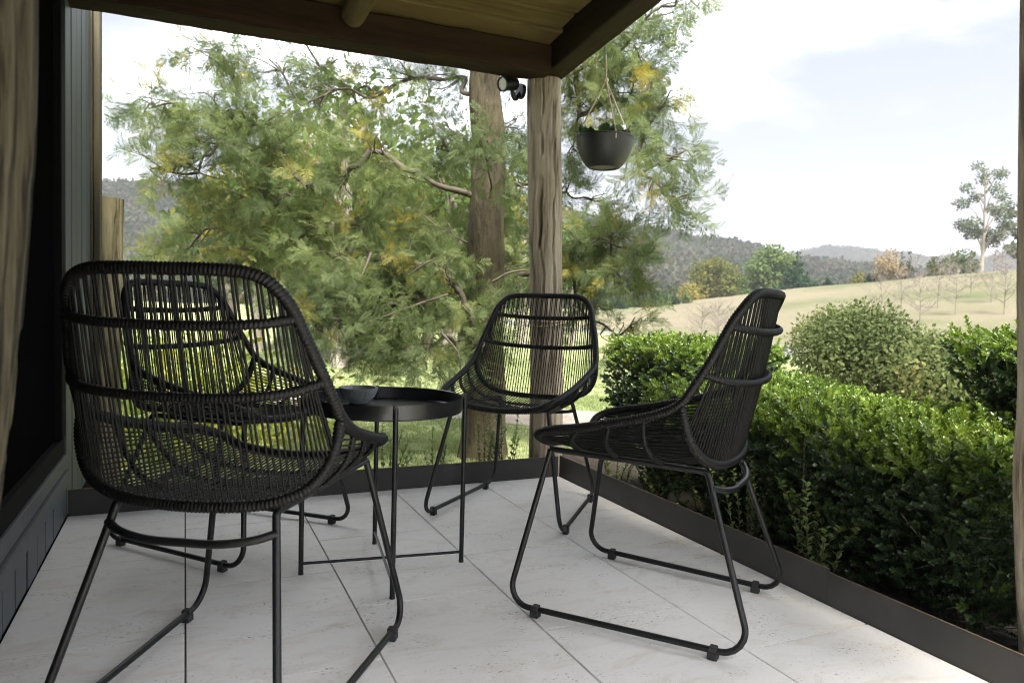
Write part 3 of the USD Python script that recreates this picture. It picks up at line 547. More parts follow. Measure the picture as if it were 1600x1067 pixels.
# ------------------------------------------------------------------ hanging pot
hp0 = V(1.640, 2.712, 1.402)
pot = thing('hanging_pot', 'dark bowl shaped hanging pot on ropes under the side beam', 'plant pot', loc=hp0)
obj('bowl', revolve([(0, .006), (.052, .006), (.054, 0), (.066, 0), (.078, .010), (.095, .032), (.108, .058), (.117, .088), (.1235, .124), (.1262, .125), (.1262, .131), (.1215, .132), (.118, .122), (.110, .085), (.08, .03), (0, .02)], 64), M['pot'], pot, smooth=35)
obj('base_disc', trimesh.creation.cylinder(.049, .002, sections=36, transform=trimesh.transformations.translation_matrix([0, 0, .0045])), M['label'], pot)
obj('soil', trimesh.creation.cylinder(.108, .01, sections=36, transform=trimesh.transformations.translation_matrix([0, 0, .110])), M['soil'], pot)
kn = V(-.004, 0, .372); top = V(-.010, 0, .478)
for a in (2.75, 4.55, 6.15):
    e = V(.119*math.cos(a), .119*math.sin(a), .128); obj('rope', tube(spline([kn, (kn+e)/2+V(0, 0, .002), e, e+V(0, 0, -.025)], 16), .0034, 7), M['rope'], pot, smooth=True)
obj('knot', rough(trimesh.creation.icosphere(2, .0125), .003, .006), M['rope'], pot, smooth=True).SetCustomDataByKey('label', 'rope knot above the pot')
pk = stage.GetPrimAtPath(path_of(pot)+'/knot'); UsdGeom.Xformable(pk).AddTranslateOp().Set(Gf.Vec3d(*kn))
obj('top_rope', tube(spline([kn, kn*.4+top*.6+V(.002, 0, 0), top], 10), .0044, 7), M['rope'], pot, smooth=True)
hk = [top+V(.010*math.sin(a), 0, .010-.012*math.cos(a)) for a in np.linspace(-.6, 4.2, 16)]; hk.append(top+V(0, 0, .050))
obj('hook', tube(np.array(hk), .0021, 7), M['metal'], pot, smooth=50)
cyc = thing('potted_cyclamen', 'white flowering plant growing in the hanging pot', 'plant', loc=hp0+V(0, 0, .118))
st = ([], []); r_ = np.random.default_rng(3)
for k in range(70):
    a = r_.random()*2*PI; rad = .115*math.sqrt(r_.random()); b = V(rad*math.cos(a), rad*math.sin(a), .004)
    d = V(math.cos(a)*.8, math.sin(a)*.8, .5+.5*r_.random())+.25*r_.normal(size=3); leaf(st, b+V(0, 0, .012*r_.random()), d, V(0, 0, 1), .042*(.7+.5*r_.random()), .036, -.12)
obj('foliage', mesh_of(st), M['box_inner'], cyc).SetCustomDataByKey('kind', 'stuff')
for fx, fy, fz in ((.005, -.03, .085), (-.055, -.01, .05), (-.035, .02, .055), (.075, -.02, .045), (.095, 0, .03)):
    st = ([], [])
    for k in range(6):
        a = k*1.05; leaf(st, V(fx, fy, fz), V(math.cos(a)*.45, math.sin(a)*.45, 1), V(math.cos(a+1), math.sin(a+1), 0), .030, .017, .3)
    fl = obj('flower', mesh_of(st), M['petal'], cyc); obj('stalk', tube([(fx*.6, fy*.6, 0), (fx*.9, fy*.9, fz*.6), (fx, fy, fz+.002)], .0012, 4), M['shoot'], fl)

# ------------------------------------------------------------------ big wattle tree behind the terrace
class Limbs:
    def __init__(s): s.m = []
    def add(s, P, r0, r1, sides=8, n=14):
        P = spline(P, n); s.m.append(tube(P, np.linspace(r0, r1, n), sides, caps=False)); return P
TD = 5.20
base = V(1.985, 4.84, -.42)
trunk_px = [(755, 712), (756, 600), (757, 450), (760, 330), (763, 230), (757, 150), (760, 60), (765, -80), (768, -240)]
tp = np.array([base]+[at(a, b, TD) for a, b in trunk_px[1:]])
tr = thing('wattle_tree', 'large feathery wattle tree behind the terrace, trunk beside the corner post', 'tree')
n = 110; TP = spline(tp, n); rad = np.interp(np.linspace(0, 1, n), [0, .06, .2, .5, .8, 1], [.20, .165, .140, .120, .085, .04])
l = np.linspace(0, length(TP), n)[:, None]; th = np.arange(36)*2*PI/36
q = np.stack([np.cos(th)[None]*1.5+0*l, np.sin(th)[None]*1.5+0*l, 0*th[None]+l*1.6], -1)
q2 = np.stack([np.cos(th)[None]*6+0*l, np.sin(th)[None]*6+0*l, 0*th[None]+l*5], -1)
obj('trunk', tube(TP, rad, 36, twist=lambda i, t_: .05*(meshkit.fbm(q, 3, 4)-.5)+.026*(meshkit.fbm(q2, 3, 6)-.5)), M['bark'], tr, smooth=60)
# sprays of foliage: centre and size (in photograph units at the tree's distance), offset in depth, density, share of yellow
BL = [(335, 80, 52, 32, -.3, .8, .25), (420, 92, 55, 30, .2, .45, .1), (500, 105, 60, 35, .5, .5, .1), (232, 170, 42, 26, -.5, 1.0, .25), (320, 175, 60, 30, -.4, .9, .15), (395, 190, 75, 45, -.3, .8, .1),
      (340, 225, 60, 30, -.5, .8, .3), (242, 262, 42, 25, -.6, .75, .25), (310, 270, 45, 25, -.5, .55, .25), (430, 235, 50, 35, -.2, .26, .1), (470, 165, 70, 55, .2, .17, .1), (545, 150, 75, 55, .6, .19, .15), (620, 130, 70, 45, .4, .22, .1), (690, 125, 45, 45, .3, .32, .05),
      (580, 235, 48, 44, -.3, .75, .2), (540, 285, 50, 40, -.2, .22, .1), (655, 270, 55, 30, -.2, .16, .1), (690, 215, 40, 50, .2, .3, .1), (775, 245, 45, 34, -.45, .9, .1), (705, 240, 40, 35, .3, .7, .1), (790, 200, 40, 40, .5, .6, .1),
      (375, 305, 45, 22, -.2, .9, .4), (430, 322, 60, 26, -.2, 1.0, .3), (480, 290, 36, 36, -.3, .9, .3), (310, 370, 45, 40, .4, .75, .7), (360, 350, 50, 30, .3, .5, .3), (385, 405, 60, 40, .1, .8, .2), (250, 395, 35, 25, .6, .7, .9), (470, 370, 65, 45, -.2, .9, .15),
      (545, 350, 60, 42, .0, .55, .2), (520, 425, 70, 45, -.4, 1.0, .1), (600, 405, 75, 50, -.2, .9, .2), (660, 350, 60, 35, .2, .45, .35), (680, 412, 60, 45, -.3, .9, .1), (760, 345, 65, 40, .45, .95, .08), (765, 405, 55, 36, .4, .9, .1), (470, 470, 50, 45, -.5, .8, .1),
      (510, 510, 48, 42, -.6, .95, .12), (580, 490, 70, 40, -.4, .9, .12), (660, 470, 70, 45, -.3, .85, .12), (725, 475, 50, 40, -.3, .9, .15), (560, 545, 40, 22, -.3, .6, .3), (670, 545, 55, 35, -.4, .5, .15), (750, 535, 40, 35, -.3, .7, .15), (690, 590, 25, 25, -.5, .25, .2), (620, 560, 30, 15, 0, .4, .3),
      (810, 290, 40, 40, .3, .7, .1), (805, 430, 40, 55, .4, .8, .1), (900, 110, 42, 45, .1, .8, .1), (945, 85, 50, 40, -.1, .85, .12), (1005, 105, 52, 45, -.3, .8, .12), (975, 160, 50, 40, -.1, .85, .1), (1040, 160, 38, 35, -.5, .7, .12), (1005, 205, 42, 30, -.4, .7, .12), (905, 180, 35, 45, .2, .7, .15), (895, 235, 25, 30, .3, .6, .1),
      (985, 50, 45, 30, .2, .7, .1), (1000, 270, 32, 28, -.6, .28, .2), (1060, 245, 28, 20, -.8, .6, .15), (1035, 295, 20, 16, -.7, .3, .2), (1050, 320, 24, 14, -.8, .3, .2), (930, 315, 45, 26, .4, .32, .1), (885, 300, 25, 30, .5, .4, .1),
      (905, 365, 50, 30, .0, .95, .1), (955, 380, 50, 32, -.2, 1.0, .15), (1000, 400, 32, 38, -.4, .8, .3), (890, 420, 42, 45, .1, .8, .25), (905, 480, 30, 30, .2, .5, .2), (960, 440, 30, 22, -.2, .45, .25), (965, 525, 26, 32, .3, .3, .3), (995, 505, 15, 20, .1, .25, .3),
      (620, 20, 120, 50, .3, .5, .1), (760, -10, 110, 60, 0, .6, .1), (880, -20, 90, 60, .2, .6, .1), (560, -60, 120, 60, .4, .5, .1), (780, -150, 130, 80, 0, .5, .1), (430, 20, 80, 40, .3, .4, .1), (660, 90, 60, 30, 1.0, .4, .1), (1035, 10, 30, 22, -.4, .25, .1), (1085, -2, 22, 10, -.9, .2, .1)]
limbs = Limbs(); P_, D_, S_, K_ = [], [], [], []
rb = np.random.default_rng(21); PXM = TD/F_PX
CS = [at(q_[0], q_[1], TD+q_[4]) for q_ in BL]
def trunk_foot(C):
    reach = np.linalg.norm((C-at(760, 400, TD))[:2]); zt = C[2]-0.35*reach
    return TP[int(np.argmin(np.abs(TP[:, 2]-max(zt, 0.50))))], reach
order = sorted(range(len(BL)), key=lambda k: np.linalg.norm(CS[k]-trunk_foot(CS[k])[0])); parent, done = {}, []
for k in order:
    A0, d0 = trunk_foot(CS[k]); best = (np.linalg.norm(CS[k]-A0)*1.25, -1)
    for j_ in done:
        c_ = np.linalg.norm(CS[k]-CS[j_])+.45*np.linalg.norm(CS[j_]-trunk_foot(CS[j_])[0])
        if c_ < best[0]: best = (c_, j_)
    parent[k] = best[1]; done.append(k)
load = {k: 1.0 for k in order}
for k in order[::-1]:
    if parent[k] >= 0: load[parent[k]] += load[k]
for kb in order:
    bx_, by_, rx, ry, dz, dens, gold = BL[kb]; C = CS[kb]
    A0, reach = trunk_foot(C); reach = max(reach, .3)
    if parent[kb] >= 0: A0 = CS[parent[kb]]
    sp_ = np.linalg.norm(C-A0); r0 = .0062*math.sqrt(load[kb])+.003
    L_ = limbs.add([A0, A0*.7+C*.3+rb.normal(0, .055, 3)*sp_+V(0, 0, -.05*sp_), A0*.35+C*.65+rb.normal(0, .06, 3)*sp_+V(0, 0, .07*sp_), C], r0, max(.004, r0*.6), 8, 18)
    na_ = max(3, int(rx*ry*dens/70)); axes = V(rx, (rx+ry)/2, ry)*PXM
    sub = []
    for k in range(max(5, na_//3)):
        e = unit(1, rb)[0]; e = right0*e[0]*axes[0]+V(fwd[0], fwd[1], 0)*e[1]*axes[1]+V(0, 0, 1)*e[2]*axes[2]
        o = L_[rb.integers(9, 18)]; tip = C+e*(.55+.4*rb.random())
        sub.append(limbs.add([o, (o+tip)/2+rb.normal(0, .035, 3)+V(0, 0, .025), tip], .0065, .0022, 5, 9))
    n_t = int(7+rx*ry*dens/62)
    for k in range(n_t):
        sb = sub[rb.integers(len(sub))]; p = sb[rb.integers(3, 9)]
        e = unit(1, rb)[0]; tgt = C+(right0*e[0]*axes[0]+V(fwd[0], fwd[1], 0)*e[1]*axes[1]+V(0, 0, 1)*e[2]*axes[2])*rb.random()**.4
        p = p*.45+tgt*.55
        out = (p-C)/max(np.linalg.norm(p-C), .05); d = out*.7+(C-A0)/max(reach, .3)*.45+V(0, 0, -.38)+rb.normal(0, .38, 3)
        P_.append(p); D_.append(d); S_.append(.55+.55*rb.random()); K_.append((4+rb.integers(2)) if rb.random() < gold*.55 else rb.integers(4))
# a few bare dead sticks
for a, b, c_ in (((640, 430), (660, 415), (690, 400)), ((500, 420), (520, 440), (535, 460)), ((580, 395), (570, 420), (560, 440)), ((770, 440), (800, 425), (850, 420)), ((630, 480), (600, 510), (555, 560)), ((560, 470), (520, 485), (470, 490)), ((700, 460), (640, 480), (560, 510)), ((690, 520), (715, 550), (720, 580))):
    limbs.add([at(*a, TD-.5), at(*b, TD-.55), at(*c_, TD-.6)], .010, .003, 7, 14)
br = obj('branches', cat(limbs.m), M['twig'], tr, smooth=True); tag(br, kind='stuff')
fol = instancer('foliage', [wattle_twig(k) for k in range(6)], [M['wattle']]*4+[M['wattle_gold']]*2, P_, quats_from(D_, rb.random(len(P_))*2*PI), S_, K_, tr); tag(fol, kind='stuff')
print('wattle twigs', len(P_))
# twine tied round the trunk
rp = np.array([at(757, 490, TD)]); tw = []
for zoff, tilt, ph in ((0.0, .05, 0.), (.02, .10, 1.), (-.02, -.04, 2.)):
    a = np.linspace(0, 2*PI, 41)[:-1]; tw.append(np.stack([.150*np.cos(a), .150*np.sin(a), zoff+tilt*np.cos(a+ph)], 1))

# ------------------------------------------------------------------ hedges
def hedge(name, label, x0, y0, x1, y1, z0, z1, seed, dens=1.0, core_gap=.10):
    """clipped box hedge: fresh sprigs at the top, older dark leaves on the shaded sides"""
    r = np.random.default_rng(seed); h = thing(name, label, 'hedge', loc=((x0+x1)/2, (y0+y1)/2, z0)); o = V((x0+x1)/2, (y0+y1)/2, z0)
    def wob(p): return (meshkit.fbm(p*4.3+seed, 3, seed)-.5)*.14
    P, D, S, K = [], [], [], []
    def faces(n_, kind):
        u = r.random((n_, 2)); return u
    nt = int((x1-x0)*(y1-y0)*3000*dens); u = r.random((nt, 2)); p = np.stack([x0+u[:, 0]*(x1-x0), y0+u[:, 1]*(y1-y0), np.full(nt, z1)], 1)
    edge = np.minimum.reduce([p[:, 0]-x0, x1-p[:, 0], p[:, 1]-y0, y1-p[:, 1]]); p[:, 2] += wob(p)-.06*np.exp(-edge/.05)-r.random(nt)**2*.07
    d = np.stack([r.normal(0, .35, nt), r.normal(0, .35, nt), np.ones(nt)], 1); P.append(p); D.append(d); S.append(.6+.6*r.random(nt)); K.append(r.integers(0, 3, nt))
    for fx, (a0, a1, b0, b1, nrm) in {'x0': (y0, y1, z0, z1, V(-1, 0, 0)), 'x1': (y0, y1, z0, z1, V(1, 0, 0)), 'y0': (x0, x1, z0, z1, V(0, -1, 0)), 'y1': (x0, x1, z0, z1, V(0, 1, 0))}.items():
        ns = int((a1-a0)*(b1-b0)*1900*dens); u = r.random((ns, 2)); hz = b0+.01+u[:, 1]**.85*(b1-b0); aa = a0+u[:, 0]*(a1-a0)
        p = np.stack([np.full(ns, x0 if fx == 'x0' else x1), aa, hz], 1) if fx[0] == 'x' else np.stack([aa, np.full(ns, y0 if fx == 'y0' else y1), hz], 1)
        p += nrm*(wob(p)[:, None]-r.random((ns, 1))**1.5*.10); d = nrm+r.normal(0, .45, (ns, 3))+V(0, 0, .45)
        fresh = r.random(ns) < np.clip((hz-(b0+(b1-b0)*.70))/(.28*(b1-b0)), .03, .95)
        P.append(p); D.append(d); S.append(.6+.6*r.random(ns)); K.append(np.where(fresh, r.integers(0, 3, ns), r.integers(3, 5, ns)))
    P, D, S, K = np.vstack(P)-o, np.vstack(D), np.concatenate(S), np.concatenate(K)
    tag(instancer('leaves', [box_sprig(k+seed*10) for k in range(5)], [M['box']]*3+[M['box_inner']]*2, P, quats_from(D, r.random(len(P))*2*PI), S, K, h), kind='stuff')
    # woody inside: many crossing stems and old twigs
    mm = []
    for k in range(int(26*(y1-y0)+8)):
        bx, by = x0+.08+r.random()*max(.05, x1-x0-.16), y0+.05+r.random()*(y1-y0-.1); tip = V(bx+r.normal(0, .10), by+r.normal(0, .10), z0+(z1-z0)*(.6+.35*r.random()))
        mm.append(tube(spline([V(bx, by, z0-.06), (V(bx, by, z0)+tip)/2+r.normal(0, .04, 3), tip], 9)-o, np.linspace(.006, .002, 9), 5, caps=False))
    tag(obj('stems', cat(mm), M['twig'], h, smooth=True), kind='stuff')
    # the closely grown middle, itself leaves
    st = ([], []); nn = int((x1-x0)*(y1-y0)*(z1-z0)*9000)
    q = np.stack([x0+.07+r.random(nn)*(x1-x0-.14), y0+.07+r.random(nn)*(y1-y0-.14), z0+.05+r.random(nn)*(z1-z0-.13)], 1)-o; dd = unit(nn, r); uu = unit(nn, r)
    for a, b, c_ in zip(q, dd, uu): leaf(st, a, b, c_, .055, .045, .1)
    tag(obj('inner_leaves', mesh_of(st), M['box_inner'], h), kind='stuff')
    return h
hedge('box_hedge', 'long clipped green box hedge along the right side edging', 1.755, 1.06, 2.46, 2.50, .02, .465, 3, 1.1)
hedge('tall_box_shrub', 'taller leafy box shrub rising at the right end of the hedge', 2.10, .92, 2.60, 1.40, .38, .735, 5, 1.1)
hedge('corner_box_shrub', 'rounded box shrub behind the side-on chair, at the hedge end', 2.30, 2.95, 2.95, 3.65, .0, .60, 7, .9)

# ------------------------------------------------------------------ young shoots and weeds behind the edging
def shoots(name, label, loc, hgt, n_, spread, material, seed, leafL=.022, group=None):
    r = np.random.default_rng(seed); t = thing(name, label, 'plant', loc=loc, group=group); st = ([], []); sm = []
    for k in range(n_):
        a = r.random()*2*PI; h_ = hgt*(.55+.45*r.random()) if k else hgt; tip = V(1.35*spread*math.cos(a)*(.3+.7*r.random()), 1.35*spread*math.sin(a)*(.3+.7*r.random()), h_)
        if k == 0: tip[:2] *= .3
        P = spline([V(tip[0]*.35, tip[1]*.35, -.02), V(tip[0]*.55, tip[1]*.55, h_*.5)+r.normal(0, .006, 3), tip], 10); sm.append(tube(P, np.linspace(.0026, .0008, 10), 5, caps=False))
        m_ = int(h_/.011)
        for q in range(m_):
            u = .18+.82*(q+.5)/m_; p = on_curve(P, u); b = q*2.2+r.normal(0, .3)
            leaf(st, p, V(math.cos(b), math.sin(b), .5+.4*r.random()), V(0, 0, 1), leafL*(.7+.5*r.random())*(1.15-.4*u), leafL*.55, .12)
    obj('stems', cat(sm), M['twig'], t, smooth=True); tag(obj('leaves', mesh_of(st), material, t), kind='stuff'); return t
shoots('box_shoot', 'young light green shoot standing before the dark hedge face', (1.705, 1.545, .035), .275, 9, .13, M['shoot'], 1, .028)
LOWX = [((1.74, 2.06, .03), .20, 6, .09, 'low weed beside the sandstone rock in the side bed'), ((1.72, 2.28, .02), .16, 6, .10, 'low leafy weed below the seat of the side-on chair'), ((1.80, 2.45, .02), .20, 7, .12, 'leafy weed between the corner shrub and the side edging'),
        ((1.73, 1.86, .03), .24, 6, .08, 'upright weed under the crossbar of the side-on chair'), ((1.76, 2.72, .0), .17, 6, .10, 'small weed near the corner post, outside the side edging')]
for k, (lc, hh, nn, sp_, lb) in enumerate(LOWX): shoots('weed', lb, lc, hh+.05, nn+3, sp_+.03, M['weed'], 40+k, .024)
BK = [((.82, 3.16, -.10), .23, 6, .09, 'small box seedling behind the back edging, left of the far chair leg'), ((1.06, 3.14, -.10), .20, 4, .05, 'thin seedling just left of the wattle trunk base'), ((1.40, 3.16, -.10), .34, 6, .07, 'tall thin shoot between wattle trunk and corner post'),
      ((1.33, 3.24, -.10), .20, 5, .06, 'low shoot in front of the wattle trunk'), ((.50, 3.16, -.10), .20, 4, .05, 'seedling behind the tray table leg at the back edging'), ((.02, 3.25, -.10), .40, 6, .10, 'leafy shoot seen through the cords of the left chairs')]
for k, (lc, hh, nn, sp_, lb) in enumerate(BK): shoots('box_seedling', lb, lc, hh+.13, nn+2, sp_+.03, M['shoot'], 60+k, .025)
rk = trimesh.creation.icosphere(3, 1.0); rk.vertices *= [.085, .12, .045]; rk = rough(rk, .016, .03, 4)
rk_o = obj('rock', rk, M['rock'], smooth=40); UsdGeom.Xformable(rk_o).AddTranslateOp().Set(Gf.Vec3d(1.80, 2.22, .06)); tag(rk_o, 'flat sandstone rock in the bed behind the side edging', 'rock')

# ------------------------------------------------------------------ generic trees and bushes
def crown(center_radii, n_, size, r, droop=.2, wide=.55, shell=.35):
    """leaf-sized faces spread through lobes"""
    st = ([], []); tot = sum(a[1][0]*a[1][1]*a[1][2] for a in center_radii)
    for c_, rr in center_radii:
        k = max(8, int(n_*rr[0]*rr[1]*rr[2]/tot)); d = unit(k, r); p = np.asarray(c_)+d*np.asarray(rr)*(r.random((k, 1))**shell)
        dd = d*.6+unit(k, r)*.9-V(0, 0, droop); uu = d+.5*unit(k, r); sz = size*(.6+.8*r.random(k))
        dd /= np.linalg.norm(dd, axis=1, keepdims=True); ss = np.cross(dd, uu); ss /= np.maximum(np.linalg.norm(ss, axis=1, keepdims=True), 1e-6)
        for a, e, s_, z_ in zip(p, dd, ss, sz): add_quads(st, a, a+e*z_*.5+s_*z_*wide*.5, a+e*z_, a+e*z_*.5-s_*z_*wide*.5)
    return mesh_of(st)
def tree(name, label, loc, H, W, material, bark, n_=1500, size=.3, seed=1, trunk_frac=.3, cat_='tree', lobes=9, shape='round', group=None, tr_r=None, shell=.4):
    r = np.random.default_rng(seed); t = thing(name, label, cat_, loc=loc, group=group); L = []; mm = []
    tr_r = tr_r or H*.02
    mm.append(tube(spline([(0, 0, -.3), (r.normal(0, .01)*H, r.normal(0, .01)*H, H*.4), (r.normal(0, .02)*H, r.normal(0, .02)*H, H*.85)], 12), np.linspace(tr_r, tr_r*.3, 12), 8, caps=False))
    for k in range(lobes):
        u = (k+.5)/lobes; z = H*(trunk_frac+(1-trunk_frac)*u*.92)
        if shape == 'cone': rad = W*.5*(1.05-u); off = rad*.35
        elif shape == 'open': rad = W*.135*(1.2-.5*u); off = W*.36*math.sin(PI*(.15+.75*u))
        else: rad = W*.5*math.sin(PI*(.22+.66*u))*.62; off = W*.5*math.sin(PI*(.2+.7*u))*.5
        a = k*2.4+r.normal(0, .5); c_ = V(off*math.cos(a), off*math.sin(a), z-rad*.2+r.normal(0, .03)*H)
        if shape == 'dome': rad = W*.30; c_[2] = max(H*.22+H*.5*u, .1)
        L.append((c_, V(rad, rad, rad*(.75 if shape != 'cone' else .55))))
        mm.append(tube(spline([(0, 0, max(.1, c_[2]-off*.9-.1*H*(1-u))), c_*V(.5, .5, 1)-V(0, 0, off*.3), c_], 7), np.linspace(tr_r*.4, tr_r*.1, 7), 5, caps=False))
    obj('trunk', cat(mm), bark, t, smooth=True); tag(obj('crown', crown(L, n_, size, r, shell=shell), material, t), kind='stuff'); return t
ORD = ['leftmost', 'second from left', 'third from left', 'fourth from left', 'fifth from left', 'sixth from left', 'seventh from left', 'eighth from left', 'ninth from left', 'tenth from left', 'eleventh from left', 'twelfth from left', 'thirteenth from left', 'fourteenth from left', 'fifteenth from left', 'sixteenth from left']
def ground_pt(px, dist):
    a = float(azimuth(px)); x, y = math.sin(a)*dist, math.cos(a)*dist; return V(x, y, float(ground_at(x, y)))
def bare_tree(name, label, loc, H, W, seed, n_=70, material=None, group=None, tr=.012):
    """leafless tree: repeatedly forking twigs"""
    r = np.random.default_rng(seed); t = thing(name, label, 'bare tree', loc=loc, group=group); mm = []
    trunk = spline([(0, 0, -.2), (0, 0, H*.35), (r.normal(0, .03)*H, r.normal(0, .03)*H, H*.97)], 12); tm = tube(trunk, np.linspace(H*tr, H*tr*.25, 12), 6, caps=False)
    for k in range(n_):
        u = .18+.8*r.random(); o = on_curve(trunk, u); a = r.random()*2*PI; l = W*.5*math.sin(PI*min(.95, .25+.7*u))*(.5+.6*r.random())
        tip = o+V(l*math.cos(a), l*math.sin(a), l*(.35+.5*r.random())); P = spline([o, (o+tip)/2-V(0, 0, l*.06), tip], 6); mm.append(tube(P, np.linspace(H*.0045, H*.0015, 6), 3, caps=False))
        for q in range(6):
            b = P[r.integers(2, 6)]; e = b+unit(1, r)[0]*l*.30+V(0, 0, l*.14); mm.append(tube(np.array([b, e]), [H*.0022, H*.0010], 3, caps=False))
    obj('trunk', tm, material or M['bare'], t, smooth=True); tag(obj('twigs', cat(mm), material or M['bare'], t), kind='stuff'); return t
# round autumn bushes past the hedge
tree('autumn_bush', 'large round green and gold bush beyond the hedge', ground_pt(1335, 11), 1.36, 1.72, M['bush'], M['twig'], 17000, .060, 3, .1, 'bush', 14, 'dome', shell=.25)
tree('autumn_bush', 'lower spreading bush just right of the large round bush', ground_pt(1462, 10.5), .88, 1.75, M['bush'], M['twig'], 13000, .060, 8, .1, 'bush', 12, 'dome', shell=.25)
tree('autumn_bush', 'golden bush at the right edge behind the tall box shrub', ground_pt(1572, 10.8), .80, 1.6, M['bush'], M['twig'], 9000, .060, 9, .1, 'bush', 10, 'dome', shell=.25)
# trees on and behind the grassy rise
tree('green_tree', 'broad light green tree on the crest above the side-on chair', ground_pt(1195, 118), 9.3, 8.5, M['tree_green'], M['pale_bark'], 5200, .55, 4, .12)
tree('dark_pine', 'dense dark green conifer at the right of the light green tree', ground_pt(1240, 112), 6.6, 4.2, M['tree_pine'], M['bark'], 3000, .5, 5, .03, lobes=12, shape='cone')
tree('gold_tree', 'golden green tree on the crest behind the pale bare shrubs', ground_pt(1112, 112), 6.8, 7.6, M['tree_gold'], M['pale_bark'], 4200, .5, 6, .1)
tree('gold_shrub', 'small yellowish shrub left of the golden green tree', ground_pt(1080, 108), 2.8, 4.5, M['tree_gold'], M['pale_bark'], 1200, .4, 16, .05, 'shrub')
tree('green_shrub', 'low green tree between the golden tree and the light green tree', ground_pt(1150, 115), 4.0, 5, M['tree_green'], M['pale_bark'], 1500, .45, 17, .05)
tree('gum_tree', 'tall open gum tree on the skyline at the right', ground_pt(1527, 108), 14.6, 7.2, M['tree_gum'], M['pale_bark'], 4200, .34, 10, .30, lobes=20, shape='open', tr_r=.24, shell=.5)
tree('gum_tree', 'slender gum tree cut off by the right edge post', ground_pt(1588, 112), 9.8, 4.2, M['tree_gum'], M['pale_bark'], 1300, .5, 12, .3, lobes=9, shape='open', tr_r=.15)
tree('gum_tree', 'green tree at the left foot of the tall gum tree', ground_pt(1494, 116), 4.9, 5.5, M['tree_green'], M['pale_bark'], 1900, .5, 13, .1)
for k, (px, h_) in enumerate(((1403, 4.1), (1415, 4.0))):
    tree('small_conifer', ('left' if k == 0 else 'right')+' of two small dark conifers standing close together on the crest', ground_pt(px, 108), h_, 1.5, M['tree_pine'], M['bark'], 700, .3, 70+k, .03, lobes=8, shape='cone', group='small conifers on the crest')
tree('gold_shrub', 'bright yellow shrub on the crest right of the two small conifers', ground_pt(1455, 110), 3.2, 2.2, M['tree_gold'], M['pale_bark'], 700, .35, 73, .05, 'shrub')
tree('gold_shrub', 'bright yellow shrub on the crest left of the rust coloured tree', ground_pt(1337, 108), 1.8, 1.9, M['tree_gold'], M['pale_bark'], 500, .3, 74, .05, 'shrub')
tree('rust_tree', 'rust brown thinning tree on the crest left of two small conifers', ground_pt(1382, 106), 4.6, 4.4, M['rust'], M['bare'], 1500, .35, 75, .1)
for k, px in enumerate((1288, 1352, 1364, 1270)):
    tree('small_conifer', ['small conifer dot on the crest between pine and yellow shrub', 'left of the pair of tiny conifers beside the yellow crest shrub', 'right of the pair of tiny conifers beside the yellow crest shrub', 'tiniest conifer on the crest beside the dense dark conifer'][k], ground_pt(px, 107), [1.9, 1.5, 1.5, 1.1][k], 1.0, M['tree_pine'], M['bark'], 350, .28, 80+k, .03, lobes=6, shape='cone', group='small conifers on the crest')
for k in range(13):
    px = 943+k*10.5+rng.normal(0, 2); tree('young_pine', ORD[k]+' young pine in the row along the far meadow edge', ground_pt(px, 92+rng.random()*5), 2.0+.9*rng.random(), 1.15, M['tree_pine'] if k % 4 else M['tree_green'], M['bark'], 420, .26, 100+k, .02, lobes=7, shape='cone', group='young pines along the meadow edge')
for k, (px, d_, h_, w_) in enumerate(((1096, 34, 1.7, 2.0), (1122, 36, 1.8, 2.2), (1140, 38, 1.5, 2.0))):
    bare_tree('bare_shrub', ['leftmost of three pale bare shrubs on the meadow behind the side-on chair', 'middle one of three pale bare shrubs behind the side-on chair', 'rightmost of three pale bare shrubs, partly behind the side-on chair'][k], ground_pt(px, d_), h_, w_, 130+k, 80, group='pale bare shrubs on the meadow')
for k, (px, d_, h_, w_) in enumerate(sorted(((1375, 58, 4.0, 3.2), (1405, 62, 4.4, 3.2), (1435, 56, 4.6, 3.4), (1462, 64, 4.4, 3.4), (1490, 60, 4.6, 3.4), (1512, 70, 4.6, 3.0), (1545, 66, 5.2, 3.4), (1566, 60, 5.0, 3.4), (1425, 80, 4.2, 3.2), (1478, 84, 4.6, 3.2), (1558, 88, 5.4, 3.4)))):
    bare_tree('bare_tree', ORD[k]+' leafless tree standing on the straw coloured slope', ground_pt(px, d_), h_*.8, w_*.9, 140+k, 42, group='leafless trees on the dry slope')
# pale trunked wood across the lawn, seen under the wattle
for k, (px, d_) in enumerate(sorted(((470, 17), (500, 14.5), (530, 12.5), (553, 16.5), (568, 18), (583, 20), (615, 21), (640, 17.5), (668, 22), (700, 16), (724, 18), (440, 20), (400, 18), (360, 22), (815, 24), (893, 26)))):
    tree('wood_tree', ORD[k]+' pale trunked tree in the small wood across the lawn', ground_pt(px, d_), 4.6+1.2*rng.random(), 3.6, M['tree_gold'] if k % 3 == 1 else M['tree_green'], M['pale_bark'], 1900, .17, 160+k, .42, lobes=8, group='pale trunked wood across the lawn', tr_r=.16+.07*rng.random())
tree('yellow_bush', 'bright yellow leaved bush seen through the left chairs', (0.22, 4.9, -.35), .95, 1.7, M['gold_bush'], M['twig'], 3200, .055, 190, .05, 'bush', 12, 'dome')
tree('yellow_bush', 'green bush behind the wall corner at the left', (-.45, 5.6, -.35), 1.0, 1.3, M['shoot'], M['twig'], 2200, .055, 191, .05, 'bush', 10, 'dome')
rp_t = thing('twine', 'loops of pale twine tied round the corner post behind the far chair', 'twine', loc=(1.603, 3.125, .74))
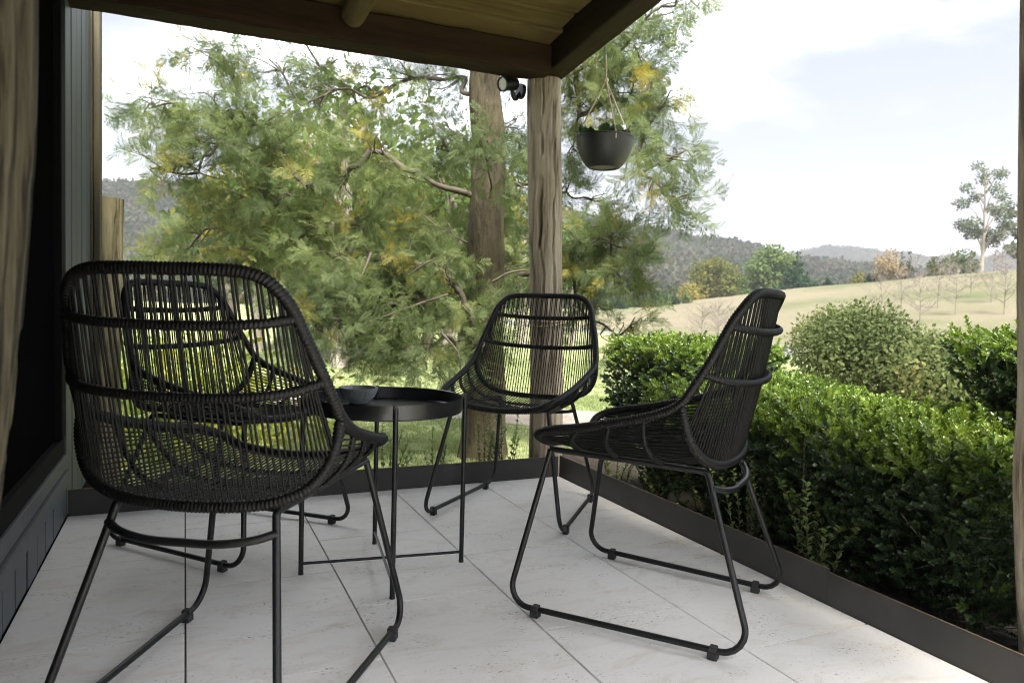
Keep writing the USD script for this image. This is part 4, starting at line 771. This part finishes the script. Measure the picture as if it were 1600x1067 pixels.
for zoff, tilt, ph in ((0.02, .030, -1.2), (-.01, .022, -.6)):
    a = np.linspace(0, 2*PI, 49)[:-1]; obj('loop', tube(np.stack([.0885*np.cos(a), .0885*np.sin(a), zoff+tilt*np.cos(a+ph)], 1), .0032, 6, closed=True), M['rope'], rp_t, smooth=True)

# ------------------------------------------------------------------ wooded hills and lawn grass
def forest_tree(seed):
    r = np.random.default_rng(seed); L = []
    for k in range(6): a = k*1.05+r.random(); L.append((V(.26*math.cos(a), .26*math.sin(a), .55+.30*r.random()), V(.24, .24, .2)*(.7+.6*r.random())))
    L.append((V(0, 0, .8), V(.26, .26, .2)))
    return cat([crown(L, 300, .15, r, shell=.3, wide=.8), tube([(0, 0, -.15), (0, 0, .65)], [.022, .012], 5, caps=False)])
def scatter(n_, r0, r1, px0, px1):
    a = rng.uniform(float(azimuth(px0)), float(azimuth(px1)), n_); r = np.sqrt(rng.uniform(r0*r0, r1*r1, n_)); x, y = r*np.sin(a), r*np.cos(a); return np.stack([x, y, ground_at(x, y)], 1)
P = np.vstack([scatter(9000, 225, 440, -260, 1450), scatter(6500, 560, 890, 850, 1900), scatter(500, 150, 230, -200, 1030)])
S = rng.uniform(8, 13, len(P)); S[-500:] *= .75
tag(instancer('forest', [forest_tree(k) for k in range(6)], [M['forest'][k % 3] for k in range(6)], P, quats_from(np.tile(V(0, 0, 1), (len(P), 1)), rng.random(len(P))*2*PI), S, rng.integers(0, 6, len(P))),
    'grey green wooded hills closing the valley', 'forest', kind='stuff')
def tuft(seed):
    r = np.random.default_rng(seed); st = ([], [])
    for k in range(11):
        a = r.random()*2*PI; b = V(.02*r.normal(), .02*r.normal(), 0); h_ = .019*(.5+r.random()); e = V(math.cos(a), math.sin(a), 0)*h_*.6*r.random(); s_ = V(-math.sin(a), math.cos(a), 0)*.0022
        add_quads(st, b-s_, b+s_, b+e*.4+V(0, 0, h_*.7)+s_*.6, b+e+V(0, 0, h_))
    return mesh_of(st)
P = np.vstack([scatter(16000, 3.3, 9, 150, 1300), scatter(12000, 8, 16, 150, 1300)])
pathl = spline([(-3.5, 11.0, 0), (-1, 9.6, 0), (1.0, 8.35, 0), (2.35, 7.35, 0), (3.3, 6.35, 0), (4.6, 5.3, 0), (7, 4.2, 0), (11, 3, 0)], 150)[:, :2]
dist = np.min(np.linalg.norm(P[:, None, :2]-pathl[None], axis=2), axis=1)
ok = (dist > .60) & ~((P[:, 0] > -.7) & (P[:, 0] < 1.7) & (P[:, 1] < 3.45)) & ~((P[:, 0] > 1.6) & (P[:, 0] < 3.0) & (P[:, 1] < 3.4)); P = P[ok]
nn = len(P); tag(instancer('grass', [tuft(k) for k in range(4)], [M['grass']]*4, P, quats_from(np.tile(V(0, 0, 1), (nn, 1)), rng.random(nn)*2*PI), .7+.8*rng.random(nn), rng.integers(0, 4, nn)), 'short green lawn grass beyond the terrace', 'grass', kind='stuff')

# ------------------------------------------------------------------ air
if HAZE:
    hz = box(-1650, -1650, -48, 1650, 1650, 145)
    hm = usdkit.material(stage, '/World/Looks/haze', {'v': ('principled_volume', {'color': (0.86, 0.88, 0.93), 'density': HAZE, 'anisotropy': 0.2})}, [], volume='v.volume')
    tag(obj('haze', hz, hm), kind='stuff')
